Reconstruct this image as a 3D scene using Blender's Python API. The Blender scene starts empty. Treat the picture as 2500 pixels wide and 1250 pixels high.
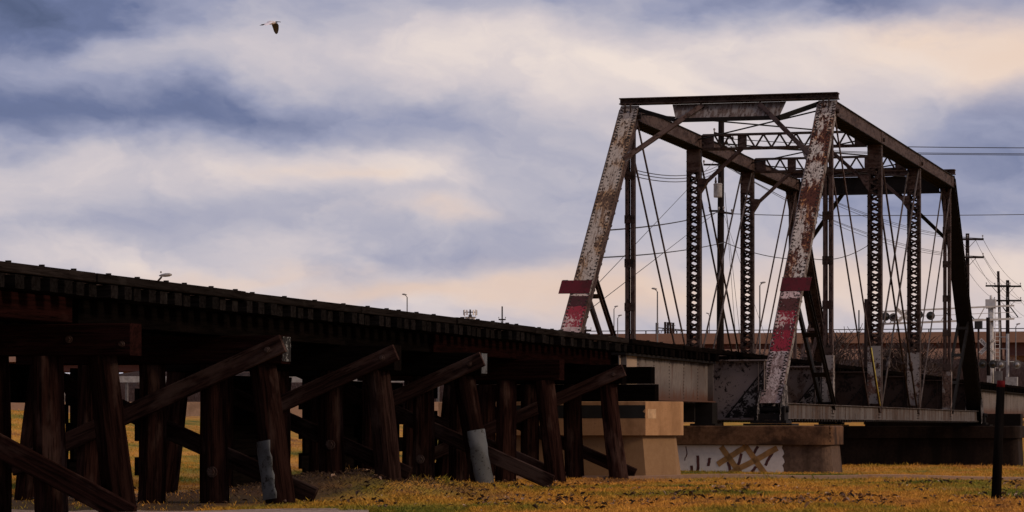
import bpy, math, random
import numpy as np
from mathutils import Vector, Matrix
random.seed(7); rng = np.random.default_rng(11)
S = bpy.context.scene
COL = S.collection
R = math.radians

# ------------------------------------------------------------------ camera
# World axes: x = across the bridge (towards the camera side), y = along the bridge, z = up.
F = 7500.0; PW = 2500.0; HOR = 1041.0; EYE = 1.05
ALPHA = math.atan(2033.0 / F); SA, CA = math.sin(ALPHA), math.cos(ALPHA)
cam = bpy.data.cameras.new('camera'); camo = bpy.data.objects.new('camera', cam); COL.objects.link(camo)
cam.sensor_fit = 'HORIZONTAL'; cam.sensor_width = 36.0; cam.lens = 36.0 * F / PW
cam.shift_x = 0.0; cam.shift_y = (HOR - 625.0) / PW
cam.clip_start = 1.0; cam.clip_end = 20000.0
camo.location = (0, 0, EYE); camo.rotation_euler = (R(90), 0, ALPHA)
S.camera = camo

def cw(X, Y, z):                    # camera-frame ground coords (right, forward) -> world
    return Vector((X * CA - Y * SA, X * SA + Y * CA, z))
def at(px, py, Y):                  # photo pixel at forward distance Y
    return cw((px - 1250) / F * Y, Y, EYE + (HOR - py) * Y / F)
def on_t(px, py, t):                # photo pixel on the cross plane y = t
    k = (px - 1250) / F
    return at(px, py, t / (k * SA + CA))

# ------------------------------------------------------------------ view
S.view_settings.view_transform = 'Standard'
try: S.view_settings.look = 'None'
except Exception: pass
S.view_settings.exposure = 0.0; S.view_settings.gamma = 1.0; S.view_settings.use_curve_mapping = False
try:
    S.cycles.max_bounces = 6; S.cycles.diffuse_bounces = 3; S.cycles.use_denoising = True
except Exception: pass

# ------------------------------------------------------------------ node helpers
class NT:
    def __init__(s, nt): s.nt = nt
    def n(s, typ, **kw):
        nd = s.nt.nodes.new(typ)
        for k, v in kw.items(): setattr(nd, k, v)
        return nd
    def l(s, a, b): s.nt.links.new(a, b)
    def put(s, sock, v):
        if hasattr(v, 'is_output'): s.l(v, sock)
        else:
            try: sock.default_value = v
            except Exception: sock.default_value = tuple(v) + (1.0,)
    def math(s, op, a, b=0.0, c=None, clamp=False):
        nd = s.n('ShaderNodeMath', operation=op); nd.use_clamp = clamp
        s.put(nd.inputs[0], a); s.put(nd.inputs[1], b)
        if c is not None: s.put(nd.inputs[2], c)
        return nd.outputs[0]
    def vmath(s, op, a, b):
        nd = s.n('ShaderNodeVectorMath', operation=op); s.put(nd.inputs[0], a); s.put(nd.inputs[1], b)
        return nd.outputs['Value'] if op in ('DOT_PRODUCT', 'LENGTH') else nd.outputs['Vector']
    def mix(s, f, a, b, blend='MIX'):
        nd = s.n('ShaderNodeMix', data_type='RGBA', blend_type=blend)
        s.put(nd.inputs[0], f); s.put(nd.inputs[6], col(a)); s.put(nd.inputs[7], col(b))
        return nd.outputs[2]
    def noise(s, vec, scale, detail=5.0, rough=0.55, dist=0.0):
        nd = s.n('ShaderNodeTexNoise'); s.put(nd.inputs['Vector'], vec)
        nd.inputs['Scale'].default_value = scale; nd.inputs['Detail'].default_value = detail
        nd.inputs['Roughness'].default_value = rough; nd.inputs['Distortion'].default_value = dist
        return nd.outputs[0]
    def smooth(s, v, lo, hi):
        nd = s.n('ShaderNodeMapRange', interpolation_type='SMOOTHSTEP')
        s.put(nd.inputs['Value'], v); nd.inputs['From Min'].default_value = lo; nd.inputs['From Max'].default_value = hi
        return nd.outputs['Result']
    def ramp(s, v, pts, interp='LINEAR'):
        nd = s.n('ShaderNodeValToRGB'); cr = nd.color_ramp; cr.interpolation = interp
        while len(cr.elements) < len(pts): cr.elements.new(0.5)
        for e, (p, c) in zip(cr.elements, pts):
            e.position = p; e.color = col(c)
        s.put(nd.inputs[0], v)
        return nd.outputs[0]
    def mapped(s, scale, objcoord=True, rnd=True):
        tc = s.n('ShaderNodeTexCoord'); v = tc.outputs['Object']
        if not objcoord:
            v = s.n('ShaderNodeNewGeometry').outputs['Position']
        if rnd and objcoord:
            oi = s.n('ShaderNodeObjectInfo')
            off = s.math('MULTIPLY', oi.outputs['Random'], 61.0)
            cb = s.n('ShaderNodeCombineXYZ')
            for i in range(3): s.l(off, cb.inputs[i])
            v = s.vmath('ADD', v, cb.outputs[0])
        return s.vmath('MULTIPLY', v, scale)
def col(c):
    if hasattr(c, 'is_output') or not hasattr(c, '__len__'): return c
    return tuple(c) if len(c) == 4 else tuple(c) + (1.0,)

# ------------------------------------------------------------------ sky
SUN_EL = R(24)
_sd = cw(0.93, -0.37, 0); SUN_AZ = math.atan2(_sd.x, _sd.y)       # clockwise from +Y
W = bpy.data.worlds.new('World'); S.world = W; W.use_nodes = True
W.node_tree.nodes.clear(); N = NT(W.node_tree)
sky = N.n('ShaderNodeTexSky', sky_type='NISHITA'); sky.sun_disc = False
sky.sun_elevation = SUN_EL; sky.sun_rotation = SUN_AZ
bg1 = N.n('ShaderNodeBackground'); N.l(sky.outputs[0], bg1.inputs[0]); bg1.inputs[1].default_value = 0.07
D = N.n('ShaderNodeTexCoord').outputs['Generated']
rv = N.vmath('DOT_PRODUCT', D, (CA, SA, 0)); fv = N.vmath('DOT_PRODUCT', D, (-SA, CA, 0)); zv = N.vmath('DOT_PRODUCT', D, (0, 0, 1))
cb = N.n('ShaderNodeCombineXYZ'); N.l(rv, cb.inputs[0]); N.l(fv, cb.inputs[1]); N.l(zv, cb.inputs[2])
V = cb.outputs[0]
# wind-drawn layers: the same cloud field all round the sky
warp = N.noise(N.vmath('MULTIPLY', V, (16, 16, 34)), 1.0, 5.0, 0.55)
warp2 = N.noise(N.vmath('MULTIPLY', V, (15, 15, 30)), 1.3, 5.0, 0.55)
wz = N.math('MULTIPLY_ADD', N.math('SUBTRACT', warp, 0.5), 0.030, zv)
rw = N.math('MULTIPLY_ADD', N.math('SUBTRACT', warp2, 0.5), 0.10, rv)
cb2 = N.n('ShaderNodeCombineXYZ'); N.l(rv, cb2.inputs[0]); N.l(fv, cb2.inputs[1]); N.l(wz, cb2.inputs[2])
V2 = cb2.outputs[0]
tz = N.math('MULTIPLY_ADD', rv, 0.22, wz)
cb3 = N.n('ShaderNodeCombineXYZ'); N.l(rw, cb3.inputs[0]); N.l(fv, cb3.inputs[1]); N.l(tz, cb3.inputs[2]); V3 = cb3.outputs[0]
nA = N.noise(N.vmath('MULTIPLY', V3, (11, 11, 36)), 1.0, 4.0, 0.5, 0.5)
nB = N.noise(N.vmath('MULTIPLY', V3, (36, 36, 66)), 1.0, 4.0, 0.5, 0.5)
nC = N.noise(N.vmath('MULTIPLY', V3, (120, 120, 190)), 1.0, 5.0, 0.6, 0.5)
f = N.math('MULTIPLY_ADD', N.math('SUBTRACT', nA, 0.5), 0.42, 0.638)
f = N.math('MULTIPLY_ADD', N.math('SUBTRACT', nB, 0.5), 0.30, f)
f = N.math('MULTIPLY_ADD', N.math('SUBTRACT', nC, 0.5), 0.06, f)
# broad light and dark cloud masses carry on over the rest of the sky
nD = N.noise(N.vmath('MULTIPLY', V2, (5, 5, 17)), 1.0, 4.0, 0.5, 0.3)
ua = N.math('MULTIPLY', rv, 4.5); ub = N.math('MULTIPLY', N.math('SUBTRACT', zv, .07), 9.0)
inview = N.math('MULTIPLY', N.math('POWER', 2.718, N.math('MULTIPLY', N.math('ADD', N.math('MULTIPLY', ua, ua), N.math('MULTIPLY', ub, ub)), -1.0)), N.smooth(fv, 0.2, 0.6))
f = N.math('MULTIPLY_ADD', N.math('MULTIPLY', N.math('SUBTRACT', nD, 0.5), N.math('SUBTRACT', 1.0, inview)), 1.5, f)
# individual cloud banks: (pixel x, y, half width, half height, amount)
BANKS = [(0, 90, 420, 170, -.46), (460, 60, 260, 90, -.14), (60, 290, 460, 66, -.32), (600, 290, 330, 75, -.24), (1000, 310, 330, 75, -.20),
         (380, 165, 300, 65, .16), (1050, 120, 420, 120, .16), (300, 385, 420, 60, .12), (850, 430, 300, 55, .22), (620, 470, 200, 60, .06),
         (480, 520, 300, 55, -.14), (250, 560, 300, 45, -.08), (1010, 522, 190, 30, .18), (900, 475, 110, 26, -.10), (1200, 545, 320, 55, -.16), (1060, 640, 300, 48, -.24),
         (2050, 10, 400, 65, -.46), (2500, 10, 120, 60, -.12), (0, 20, 300, 90, -.15), (1750, 150, 500, 90, .22), (2380, 140, 240, 70, .30), (2450, 290, 220, 70, -.14), (1260, 10, 260, 40, -.20),
         (2360, 480, 320, 150, -.22), (2150, 300, 150, 60, .08), (1750, 300, 260, 130, .12), (2480, 650, 160, 50, .16), (1400, 440, 220, 110, -.05),
         (1450, 715, 700, 60, .20), (2000, 660, 300, 80, .12), (560, 660, 500, 45, .14), (250, 640, 300, 50, .10), (1780, 560, 300, 120, -.06)]
front = N.smooth(fv, 0.2, 0.6)
def bank(px, py, hx, hy):
    a = N.math('MULTIPLY', N.math('SUBTRACT', rw, (px - 1250) / F), F / hx)
    b = N.math('MULTIPLY', N.math('SUBTRACT', wz, (HOR - py) / F), F / hy)
    q = N.math('ADD', N.math('MULTIPLY', a, a), N.math('MULTIPLY', b, b))
    return N.math('MULTIPLY', N.math('POWER', 2.718, N.math('MULTIPLY', q, -1.0)), front)
for (px, py, hx, hy, am) in BANKS:
    f = N.math('MULTIPLY_ADD', bank(px, py, hx, hy), am, f)
cloud = N.ramp(f, [(0.0, (.072, .095, .185)), (0.20, (.145, .175, .32)), (0.42, (.32, .335, .475)), (0.60, (.495, .475, .56)),
                   (0.78, (.685, .61, .63)), (0.97, (.90, .77, .70))])
warm = None
for (px, py, hx, hy, am) in [(1030, 715, 300, 30, .55), (640, 660, 230, 22, .35), (1500, 720, 260, 60, .45), (2380, 140, 260, 80, .55), (2060, 640, 200, 50, .3), (1020, 522, 150, 18, .28), (2100, 700, 700, 60, .3), (820, 430, 150, 22, .3)]:
    b = N.math('MULTIPLY', bank(px, py, hx, hy), am)
    warm = b if warm is None else N.math('ADD', warm, b)
cloud = N.mix(N.math('MINIMUM', warm, 0.9), cloud, (.84, .585, .43))
bg2 = N.n('ShaderNodeBackground'); N.l(cloud, bg2.inputs[0]); bg2.inputs[1].default_value = 1.0
mx = N.n('ShaderNodeMixShader'); mx.inputs[0].default_value = 0.93
N.l(bg1.outputs[0], mx.inputs[1]); N.l(bg2.outputs[0], mx.inputs[2])
wo = N.n('ShaderNodeOutputWorld'); N.l(mx.outputs[0], wo.inputs[0])

# ------------------------------------------------------------------ sun (soft, through cloud)
sun = bpy.data.lights.new('sun', 'SUN'); sun.energy = 2.0; sun.angle = R(11); sun.color = (1.0, .76, .52)
suno = bpy.data.objects.new('sun', sun); COL.objects.link(suno)
_dir = Vector((_sd.x * math.cos(SUN_EL), _sd.y * math.cos(SUN_EL), math.sin(SUN_EL)))
suno.rotation_euler = _dir.to_track_quat('Z', 'Y').to_euler(); suno.location = (20, -20, 40)

# ------------------------------------------------------------------ materials
def newmat(name):
    m = bpy.data.materials.new(name); m.use_nodes = True; m.node_tree.nodes.clear()
    return m, NT(m.node_tree)
def finish(m, n, color, rough=0.8, metal=0.0, bump=None, bstr=0.3, bdist=0.01, spec=0.3):
    p = n.n('ShaderNodeBsdfPrincipled'); n.put(p.inputs['Base Color'], col(color)); n.put(p.inputs['Roughness'], rough)
    p.inputs['Metallic'].default_value = metal
    p.inputs['Specular IOR Level'].default_value = spec
    if bump is not None:
        b = n.n('ShaderNodeBump'); b.inputs['Strength'].default_value = bstr; b.inputs['Distance'].default_value = bdist
        n.l(bump, b.inputs['Height']); n.l(b.outputs[0], p.inputs['Normal'])
    o = n.n('ShaderNodeOutputMaterial'); n.l(p.outputs[0], o.inputs[0])
    return m
def plain(name, c, rough=0.6, metal=0.0, var=0.25, scale=6.0, spec=0.3):
    m, n = newmat(name); v = n.mapped((1, 1, 1)); k = n.noise(v, scale, 6.0, 0.6)
    c2 = tuple(x * (1 - var) for x in c); c3 = tuple(min(1, x * (1 + var)) for x in c)
    return finish(m, n, n.mix(n.smooth(k, .3, .7), c2, c3), rough, metal, k, .15, .004, spec)
def timber(name, dark, light, worn, amount=0.5, rough=0.85, wornlo=.58):
    m, n = newmat(name)
    g = n.noise(n.mapped((1.2, 22, 22)), 1.0, 6.0, 0.65, 0.6)
    b = n.noise(n.mapped((.8, 2.5, 2.5)), 1.3, 4.0, 0.6)
    c = n.noise(n.mapped((2.5, 60, 60)), 1.0, 3.0, 0.6)
    k = n.mix(n.smooth(g, .34, .66), dark, light)
    k = n.mix(n.math('MULTIPLY', n.smooth(b, wornlo, wornlo + .15), amount), k, worn)
    k = n.mix(n.math('MULTIPLY', n.smooth(c, .60, .68), .8), k, tuple(x * .25 for x in dark))
    oi = n.n('ShaderNodeObjectInfo')
    k = n.mix(1.0, k, n.ramp(oi.outputs['Random'], [(0, (.6, .6, .6)), (1, (1.25, 1.2, 1.2))]), 'MULTIPLY')
    hh = n.math('ADD', g, n.math('MULTIPLY', c, .6))
    return finish(m, n, k, .95, 0, hh, .5, .012, .0)
def rusty(name, paint, rust, dark, rust_lo=.5, dark_lo=.56, scale=3.0, stretch=(1, 1, 1), soft=.10, grime=.3, rough=.75):
    m, n = newmat(name)
    v = n.mapped(stretch)
    a = n.noise(v, scale, 7.0, 0.62, 0.3)
    b = n.noise(n.mapped((1, 1, 1)), scale * 4.0, 7.0, 0.7, 0.2)
    c = n.noise(v, scale * .35, 3.0, 0.5)
    k = n.mix(n.math('MULTIPLY', n.smooth(c, .35, .7), grime), paint, tuple(x * .35 for x in paint))
    k = n.mix(n.smooth(n.math('MULTIPLY_ADD', n.math('SUBTRACT', c, .5), .5, a), rust_lo, rust_lo + soft), k, rust)
    k = n.mix(n.smooth(n.math('MULTIPLY_ADD', n.math('SUBTRACT', a, .5), .6, b), dark_lo, dark_lo + .05), k, dark)
    return finish(m, n, k, rough, 0, b, .25, .006, .12)
def endpost_mat(name, L, bands, orange, rustcol, rust_lo, dark_lo, streak):
    """bands: paint colour by distance up the post (0..1), real painted stripes"""
    m, n = newmat(name)
    tc = n.n('ShaderNodeTexCoord'); ob = tc.outputs['Object']; sp = n.n('ShaderNodeSeparateXYZ'); n.l(ob, sp.inputs[0])
    w = n.noise(ob, 7.0, 5.0, .7)
    s = n.math('MULTIPLY_ADD', sp.outputs[0], 1.0 / L, 0.5)
    s = n.math('MULTIPLY_ADD', n.math('SUBTRACT', w, .5), .012, s)
    paint = n.ramp(s, bands, 'CONSTANT')
    a = n.noise(n.vmath('MULTIPLY', ob, (1, 2.4, 2.4)), 4.5, 9.0, .76, .35); b = n.noise(n.vmath('MULTIPLY', ob, (1.0, 1.7, 1.7)), 11.0, 9.0, .76, .3)
    c = n.noise(n.vmath('MULTIPLY', ob, (1, 1.2, 1.2)), .85, 3.0, .5); d = n.noise(n.vmath('MULTIPLY', ob, (.7, 15, 15)), 1.6, 6.0, .7, .2)
    redpaint = n.math('MULTIPLY', n.smooth(s, .362, .345), n.math('MULTIPLY_ADD', n.smooth(s, .13, .16), .5, .5)); upper = n.smooth(s, .36, .42)
    k = n.mix(n.math('MULTIPLY', n.smooth(n.math('MULTIPLY_ADD', n.math('SUBTRACT', d, .5), .5, c), .47, .60), upper), paint, orange)
    k = n.mix(n.math('MULTIPLY', n.math('MULTIPLY', n.smooth(d, .50, .64), upper), streak), k, tuple(x * 1.1 for x in rustcol))      # rust runs down the post
    chip = n.smooth(n.math('MULTIPLY_ADD', n.math('SUBTRACT', c, .5), .9, a), rust_lo, rust_lo + .045)
    k = n.mix(n.math('MULTIPLY', chip, n.math('SUBTRACT', 1.0, n.math('MULTIPLY', redpaint, .85))), k, rustcol)
    edge = n.math('MULTIPLY_ADD', n.math('SUBTRACT', b, .5), .22, n.math('ABSOLUTE', sp.outputs[1]))          # rust creeping in along the riveted edges
    k = n.mix(n.math('MULTIPLY', n.smooth(edge, .205, .245), .6), k, tuple(x * .8 for x in rustcol))
    k = n.mix(n.smooth(n.math('MULTIPLY_ADD', n.math('SUBTRACT', a, .5), .5, b), dark_lo, dark_lo + .04), k, tuple(x * .3 for x in rustcol))
    fl = n.math('MULTIPLY', n.smooth(n.math('MULTIPLY_ADD', n.math('SUBTRACT', c, .5), .7, b), .60, .63), redpaint)
    k = n.mix(n.math('MULTIPLY', fl, .7), k, (.50, .40, .38))
    return finish(m, n, k, .8, 0, b, .3, .006, .1)
def concrete(name, c1, c2, stain, stain_lo=.55, scale=1.2, streak=True, rough=.9, grit=.5):
    m, n = newmat(name)
    a = n.noise(n.mapped((1, 1, .22 if streak else 1), rnd=False), scale, 6.0, .6, .3)
    b = n.noise(n.mapped((1, 1, 1), rnd=False), scale * 9, 8.0, .7)
    k = n.mix(n.smooth(b, .35, .65), c1, c2)
    k = n.mix(n.math('MULTIPLY', n.smooth(a, stain_lo, stain_lo + .18), .85), k, stain)
    k = n.mix(n.math('MULTIPLY', n.smooth(b, .62, .68), grit), k, tuple(x * .3 for x in c1))
    return finish(m, n, k, rough, 0, b, .3, .01, .08)

M = {}
M['brace'] = timber('brown_timber', (.0085, .0045, .0040), (.034, .0185, .0158), (.074, .049, .043), .62, wornlo=.50)
M['pile'] = timber('creosoted_pile', (.0050, .0024, .0021), (.0225, .0104, .0086), (.054, .033, .028), .6, wornlo=.53)
M['cap'] = timber('red_brown_cap_timber', (.0046, .0022, .002), (.0135, .0050, .0046), (.026, .0125, .011), .5)
M['creosote'] = timber('black_creosote_timber', (.0022, .0017, .0016), (.0048, .0036, .0033), (.008, .006, .0055), .4)
M['redwood'] = timber('reddish_stringer_timber', (.0042, .0018, .0016), (.0105, .0036, .0033), (.018, .008, .0072), .5)
M['tie'] = timber('weathered_tie', (.0042, .0034, .0033), (.0118, .0104, .0104), (.025, .023, .023), .45)
M['guard'] = timber('weathered_guard_timber', (.0072, .0056, .0053), (.0165, .0136, .013), (.033, .029, .0275), .6)
M['dirtcap'] = rusty('flaking_white_cap_end', (.15, .15, .15), (.016, .012, .010), (.006, .005, .004), .40, .44, 9)
M['galv'] = rusty('galvanised_sheet', (.080, .085, .095), (.050, .051, .054), (.014, .012, .011), .46, .58, 6, rough=.6, grime=.6)
M['steel'] = rusty('dark_rusted_steel', (.042, .027, .024), (.026, .0125, .0098), (.0065, .0048, .0045), .46, .55, 6)
M['steel_brown'] = rusty('brown_rusted_steel', (.062, .040, .037), (.033, .0165, .0135), (.0095, .0065, .006), .47, .56, 4, (1, 3, 3))
M['steel_grey'] = rusty('grey_painted_steel', (.19, .17, .168), (.075, .045, .036), (.016, .0105, .009), .48, .56, 4, (1, 1, .5))
M['steel_black'] = rusty('near_black_steel', (.0085, .0066, .0064), (.006, .0042, .004), (.003, .0025, .0025), .5, .6, 4)  # near-black steel tone for undersides, bearings and far end parts
M['plate_grey'] = rusty('streaked_portal_plate', (.155, .135, .132), (.085, .06, .054), (.022, .015, .013), .44, .58, 4, (4, 1, .4))
M['chordgrey'] = rusty('streaked_chord_steel', (.088, .077, .076), (.048, .029, .021), (.011, .0075, .006), .45, .57, 4, (1.6, 1, .25), .12, .6)
M['floorbeam'] = rusty('pitted_white_floor_beam', (.145, .113, .108), (.060, .040, .034), (.008, .006, .0055), .54, .58, 3.5, (1, 1, .8), .12, .6)
M['gusset'] = rusty('pitted_gusset_plate', (.15, .132, .132), (.025, .017, .0155), (.006, .0045, .0042), .44, .455, 5)
M['floorbrown'] = rusty('brown_floor_beam', (.030, .0185, .016), (.018, .0095, .008), (.006, .0045, .004), .48, .56, 3)
M['whitepost'] = rusty('white_painted_post_foot', (.20, .182, .182), (.085, .042, .034), (.018, .0105, .009), .50, .57, 4)
def girder_mat():
    m, n = newmat('stained_white_girder'); tc = n.n('ShaderNodeTexCoord'); o_ = tc.outputs['Object']; sp = n.n('ShaderNodeSeparateXYZ'); n.l(o_, sp.inputs[0])
    a = n.noise(n.vmath('MULTIPLY', o_, (2.2, 1, .5)), 1.5, 7, .65, .3); b = n.noise(o_, 8, 8, .72); c = n.noise(n.vmath('MULTIPLY', o_, (.5, 1, 1)), .9, 3, .5)
    k = n.mix(n.smooth(b, .3, .7), (.098, .084, .081), (.135, .115, .109))
    k = n.mix(n.math('MULTIPLY', n.smooth(c, .42, .66), .6), k, (.055, .044, .042))
    low = n.smooth(n.math('MULTIPLY_ADD', n.math('SUBTRACT', a, .5), .9, sp.outputs[2]), -.10, -.42)      # rust wash above the bottom flange
    k = n.mix(n.math('MULTIPLY', low, .95), k, (.070, .032, .021))
    k = n.mix(n.math('MULTIPLY', n.smooth(a, .54, .66), .7), k, (.060, .030, .021))      # rust streaks down the web
    top = n.smooth(n.math('MULTIPLY_ADD', n.math('SUBTRACT', a, .5), .5, sp.outputs[2]), .33, .45)        # black drips below the ties
    k = n.mix(n.math('MULTIPLY', top, .85), k, (.016, .012, .010))
    k = n.mix(n.smooth(b, .66, .70), k, (.020, .013, .010))
    return finish(m, n, k, .75, 0, b, .25, .006, .1)
M['girder'] = girder_mat()
M['girder_tan'] = rusty('tan_girder_paint', (.27, .20, .155), (.12, .07, .045), (.02, .013, .010), .60, .68, 2)
M['rodwhite'] = rusty('chalky_rod', (.075, .060, .060), (.045, .033, .031), (.018, .012, .011), .48, .56, 3)
M['yellow'] = plain('yellow_guard', (.50, .42, .09), .5)
M['redplate'] = rusty('red_clearance_plate', (.068, .0055, .0105), (.042, .0052, .0075), (.016, .006, .006), .52, .70, 3)
M['rivet'] = plain('dark_rivet', (.016, .010, .0085), .8)
M['tan'] = concrete('tan_painted_concrete', (.30, .165, .083), (.345, .194, .102), (.165, .086, .043), .52, 1.4, True, .8, .5)
M['tan_shaft'] = concrete('tan_painted_shaft', (.185, .108, .057), (.205, .122, .066), (.125, .070, .038), .54, 1.1, True, .8, .35)
M['tan_light'] = plain('pale_tan_patch', (.40, .25, .14), .8)
M['blackpaint'] = plain('black_overpaint', (.008, .007, .0065), .6)
M['stonepier'] = concrete('stained_old_concrete', (.062, .039, .029), (.10, .064, .047), (.020, .0125, .0095), .43, 1.1)
M['stonecap'] = concrete('brown_cap_concrete', (.074, .038, .021), (.120, .064, .037), (.018, .0095, .0065), .47, 1.4, False)
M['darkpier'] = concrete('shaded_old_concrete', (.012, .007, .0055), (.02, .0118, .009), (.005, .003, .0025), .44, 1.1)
M['whitepaint'] = concrete('whitewashed_panel', (.40, .37, .365), (.46, .425, .415), (.23, .17, .135), .60, .9, True, .85, .3)
M['graf_ochre'] = plain('ochre_spray_paint', (.225, .118, .040), .7)
M['graf_maroon'] = plain('maroon_spray_paint', (.052, .012, .011), .7)
M['curb'] = concrete('pale_kerb_concrete', (.28, .175, .115), (.33, .21, .145), (.19, .115, .076), .55, 1.5, False)
M['poledark'] = timber('dark_pole_wood', (.012, .009, .009), (.026, .019, .018), (.04, .03, .03), .4)
M['blackpost'] = timber('black_post_wood', (.004, .0035, .0035), (.008, .0065, .0065), (.012, .01, .01), .3)
M['redpaint'] = plain('red_post_paint', (.075, .006, .008), .8, spec=.05)
M['galvpole'] = plain('galvanised_pole', (.085, .078, .08), .5)
M['white'] = plain('white_sheet_metal', (.62, .60, .60), .5, var=.08)
M['lampgrey'] = plain('grey_lamp_head', (.21, .20, .205), .5)
M['gantry'] = plain('silver_gantry_paint', (.40, .385, .385), .5, var=.1)
M['signblack'] = plain('black_sign_enamel', (.012, .011, .011), .5)
M['signwhite'] = plain('white_sign_enamel', (.50, .47, .46), .6, var=.1)
M['wire'] = plain('dark_wire', (.02, .018, .018), .6)
M['ochrefascia'] = concrete('tan_overpass_concrete', (.215, .120, .085), (.24, .137, .098), (.165, .092, .066), .55, .06, False, .9, .05)
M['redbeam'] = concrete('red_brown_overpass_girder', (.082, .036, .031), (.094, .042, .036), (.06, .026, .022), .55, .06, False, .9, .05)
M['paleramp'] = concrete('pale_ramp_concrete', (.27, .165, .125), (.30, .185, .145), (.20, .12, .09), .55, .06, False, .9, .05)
M['bark'] = plain('bare_bark', (.045, .030, .027), .9)
M['twig'] = plain('brush_twigs', (.055, .031, .028), .9)
M['feather'] = plain('white_feather', (.66, .62, .68), .8, var=.06)
M['feather_dark'] = plain('shaded_wing_feather', (.075, .064, .062), .8)  # far wing's shade put into the white feather colour
M['beak'] = plain('dark_beak', (.02, .016, .015), .6)
M['glass'] = plain('dark_lens', (.03, .012, .012), .2)
M['fencepale'] = plain('pale_fence', (.22, .205, .205), .6)

# ------------------------------------------------------------------ mesh helpers
class MB:
    def __init__(s): s.v = []; s.f = []; s.m = []
    def add(s, vs, fs, mi=0):
        o = len(s.v); s.v += [tuple(x) for x in vs]; s.f += [tuple(i + o for i in q) for q in fs]; s.m += [mi] * len(fs)
    def box(s, c, d, mi=0):
        x, y, z = c; a, b, e = d[0] / 2, d[1] / 2, d[2] / 2
        vs = [(x + i * a, y + j * b, z + k * e) for k in (-1, 1) for j in (-1, 1) for i in (-1, 1)]
        s.add(vs, [(0, 2, 3, 1), (4, 5, 7, 6), (0, 1, 5, 4), (2, 6, 7, 3), (0, 4, 6, 2), (1, 3, 7, 5)], mi)
    def beam(s, p0, p1, w, h, up=(0, 0, 1), mi=0):
        Mx, L = frame(p0, p1, up)
        vs = [Mx @ Vector((i * L / 2, j * w / 2, k * h / 2)) for k in (-1, 1) for j in (-1, 1) for i in (-1, 1)]
        s.add(vs, [(0, 2, 3, 1), (4, 5, 7, 6), (0, 1, 5, 4), (2, 6, 7, 3), (0, 4, 6, 2), (1, 3, 7, 5)], mi)
    def tube(s, pts, rad, n=8, caps=True, mi=0):
        pts = [Vector(p) for p in pts]; rs = rad if hasattr(rad, '__len__') else [rad] * len(pts)
        d = (pts[-1] - pts[0]).normalized(); u = Vector((0, 0, 1)) if abs(d.z) < .9 else Vector((1, 0, 0))
        rings = []
        for i, p in enumerate(pts):
            a = pts[max(i - 1, 0)]; b = pts[min(i + 1, len(pts) - 1)]
            t = (b - a).normalized() if (b - a).length > 1e-9 else d
            x = t.cross(u)
            x = x.normalized() if x.length > 1e-6 else Vector((1, 0, 0)); y = t.cross(x)
            rings.append([p + (x * math.cos(2 * math.pi * k / n) + y * math.sin(2 * math.pi * k / n)) * rs[i] for k in range(n)])
        vs = [q for r in rings for q in r]; fs = []
        for i in range(len(pts) - 1):
            for k in range(n):
                fs.append((i * n + k, i * n + (k + 1) % n, (i + 1) * n + (k + 1) % n, (i + 1) * n + k))
        if caps: fs.append(tuple(range(n - 1, -1, -1))); fs.append(tuple((len(pts) - 1) * n + k for k in range(n)))
        s.add(vs, fs, mi)
    def prism(s, prof, z0, z1, mi=0, prof1=None):     # footprint (x, y) from z0 to z1
        n = len(prof); p1 = prof1 or prof
        s.add([(x, y, z0) for x, y in prof] + [(x, y, z1) for x, y in p1],
              [tuple(range(n - 1, -1, -1)), tuple(range(n, 2 * n))] + [(i, (i + 1) % n, n + (i + 1) % n, n + i) for i in range(n)], mi)
    def extr(s, prof, L, mi=0):                       # profile (y, z) along local x, centred
        n = len(prof)
        s.add([(-L / 2, y, z) for y, z in prof] + [(L / 2, y, z) for y, z in prof],
              [tuple(range(n)), tuple(range(2 * n - 1, n - 1, -1))] + [(i, n + i, n + (i + 1) % n, (i + 1) % n) for i in range(n)], mi)
    def dome(s, c, nrm, r, h, n=6, mi=0):
        nrm = Vector(nrm).normalized(); c = Vector(c); u = nrm.orthogonal().normalized(); w = nrm.cross(u)
        rg = [c + (u * math.cos(2 * math.pi * k / n) + w * math.sin(2 * math.pi * k / n)) * r for k in range(n)]
        r2 = [c + nrm * h * .8 + (u * math.cos(2 * math.pi * k / n) + w * math.sin(2 * math.pi * k / n)) * r * .6 for k in range(n)]
        s.add(rg + r2, [(k, (k + 1) % n, n + (k + 1) % n, n + k) for k in range(n)] + [tuple(range(n, 2 * n))], mi)
    def mesh(s, name, mats):
        me = bpy.data.meshes.new(name); me.from_pydata(s.v, [], s.f)
        for m in (mats if isinstance(mats, (list, tuple)) else [mats]): me.materials.append(m)
        if any(s.m): me.polygons.foreach_set('material_index', s.m)
        me.validate(); me.update()
        return me
def frame(p0, p1, up=(0, 0, 1)):
    p0 = Vector(p0); p1 = Vector(p1); x = p1 - p0; L = x.length; x.normalize()
    z = Vector(up) - x * x.dot(Vector(up)); z.normalize(); y = z.cross(x)
    Mx = Matrix((x, y, z)).transposed().to_4x4(); Mx.translation = (p0 + p1) / 2
    return Mx, L
def link(name, me, parent=None, Mx=None, kind=None):
    o = bpy.data.objects.new(name, me); COL.objects.link(o)
    Mx = Mx if Mx is not None else Matrix.Identity(4)
    if parent is not None:
        o.parent = parent; o.matrix_parent_inverse = Matrix.Identity(4)
        o.matrix_basis = PW_M[parent.name].inverted() @ Mx
    else: o.matrix_basis = Mx
    PW_M[o.name] = Mx.copy()
    if kind: o['kind'] = kind
    return o
PW_M = {}
def thing(name, label, cat, loc, group=None):
    o = bpy.data.objects.new(name, None); COL.objects.link(o); o.location = loc; o.empty_display_size = .2
    PW_M[o.name] = Matrix.Translation(Vector(loc))
    return tag(o, label, cat, group)
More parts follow.
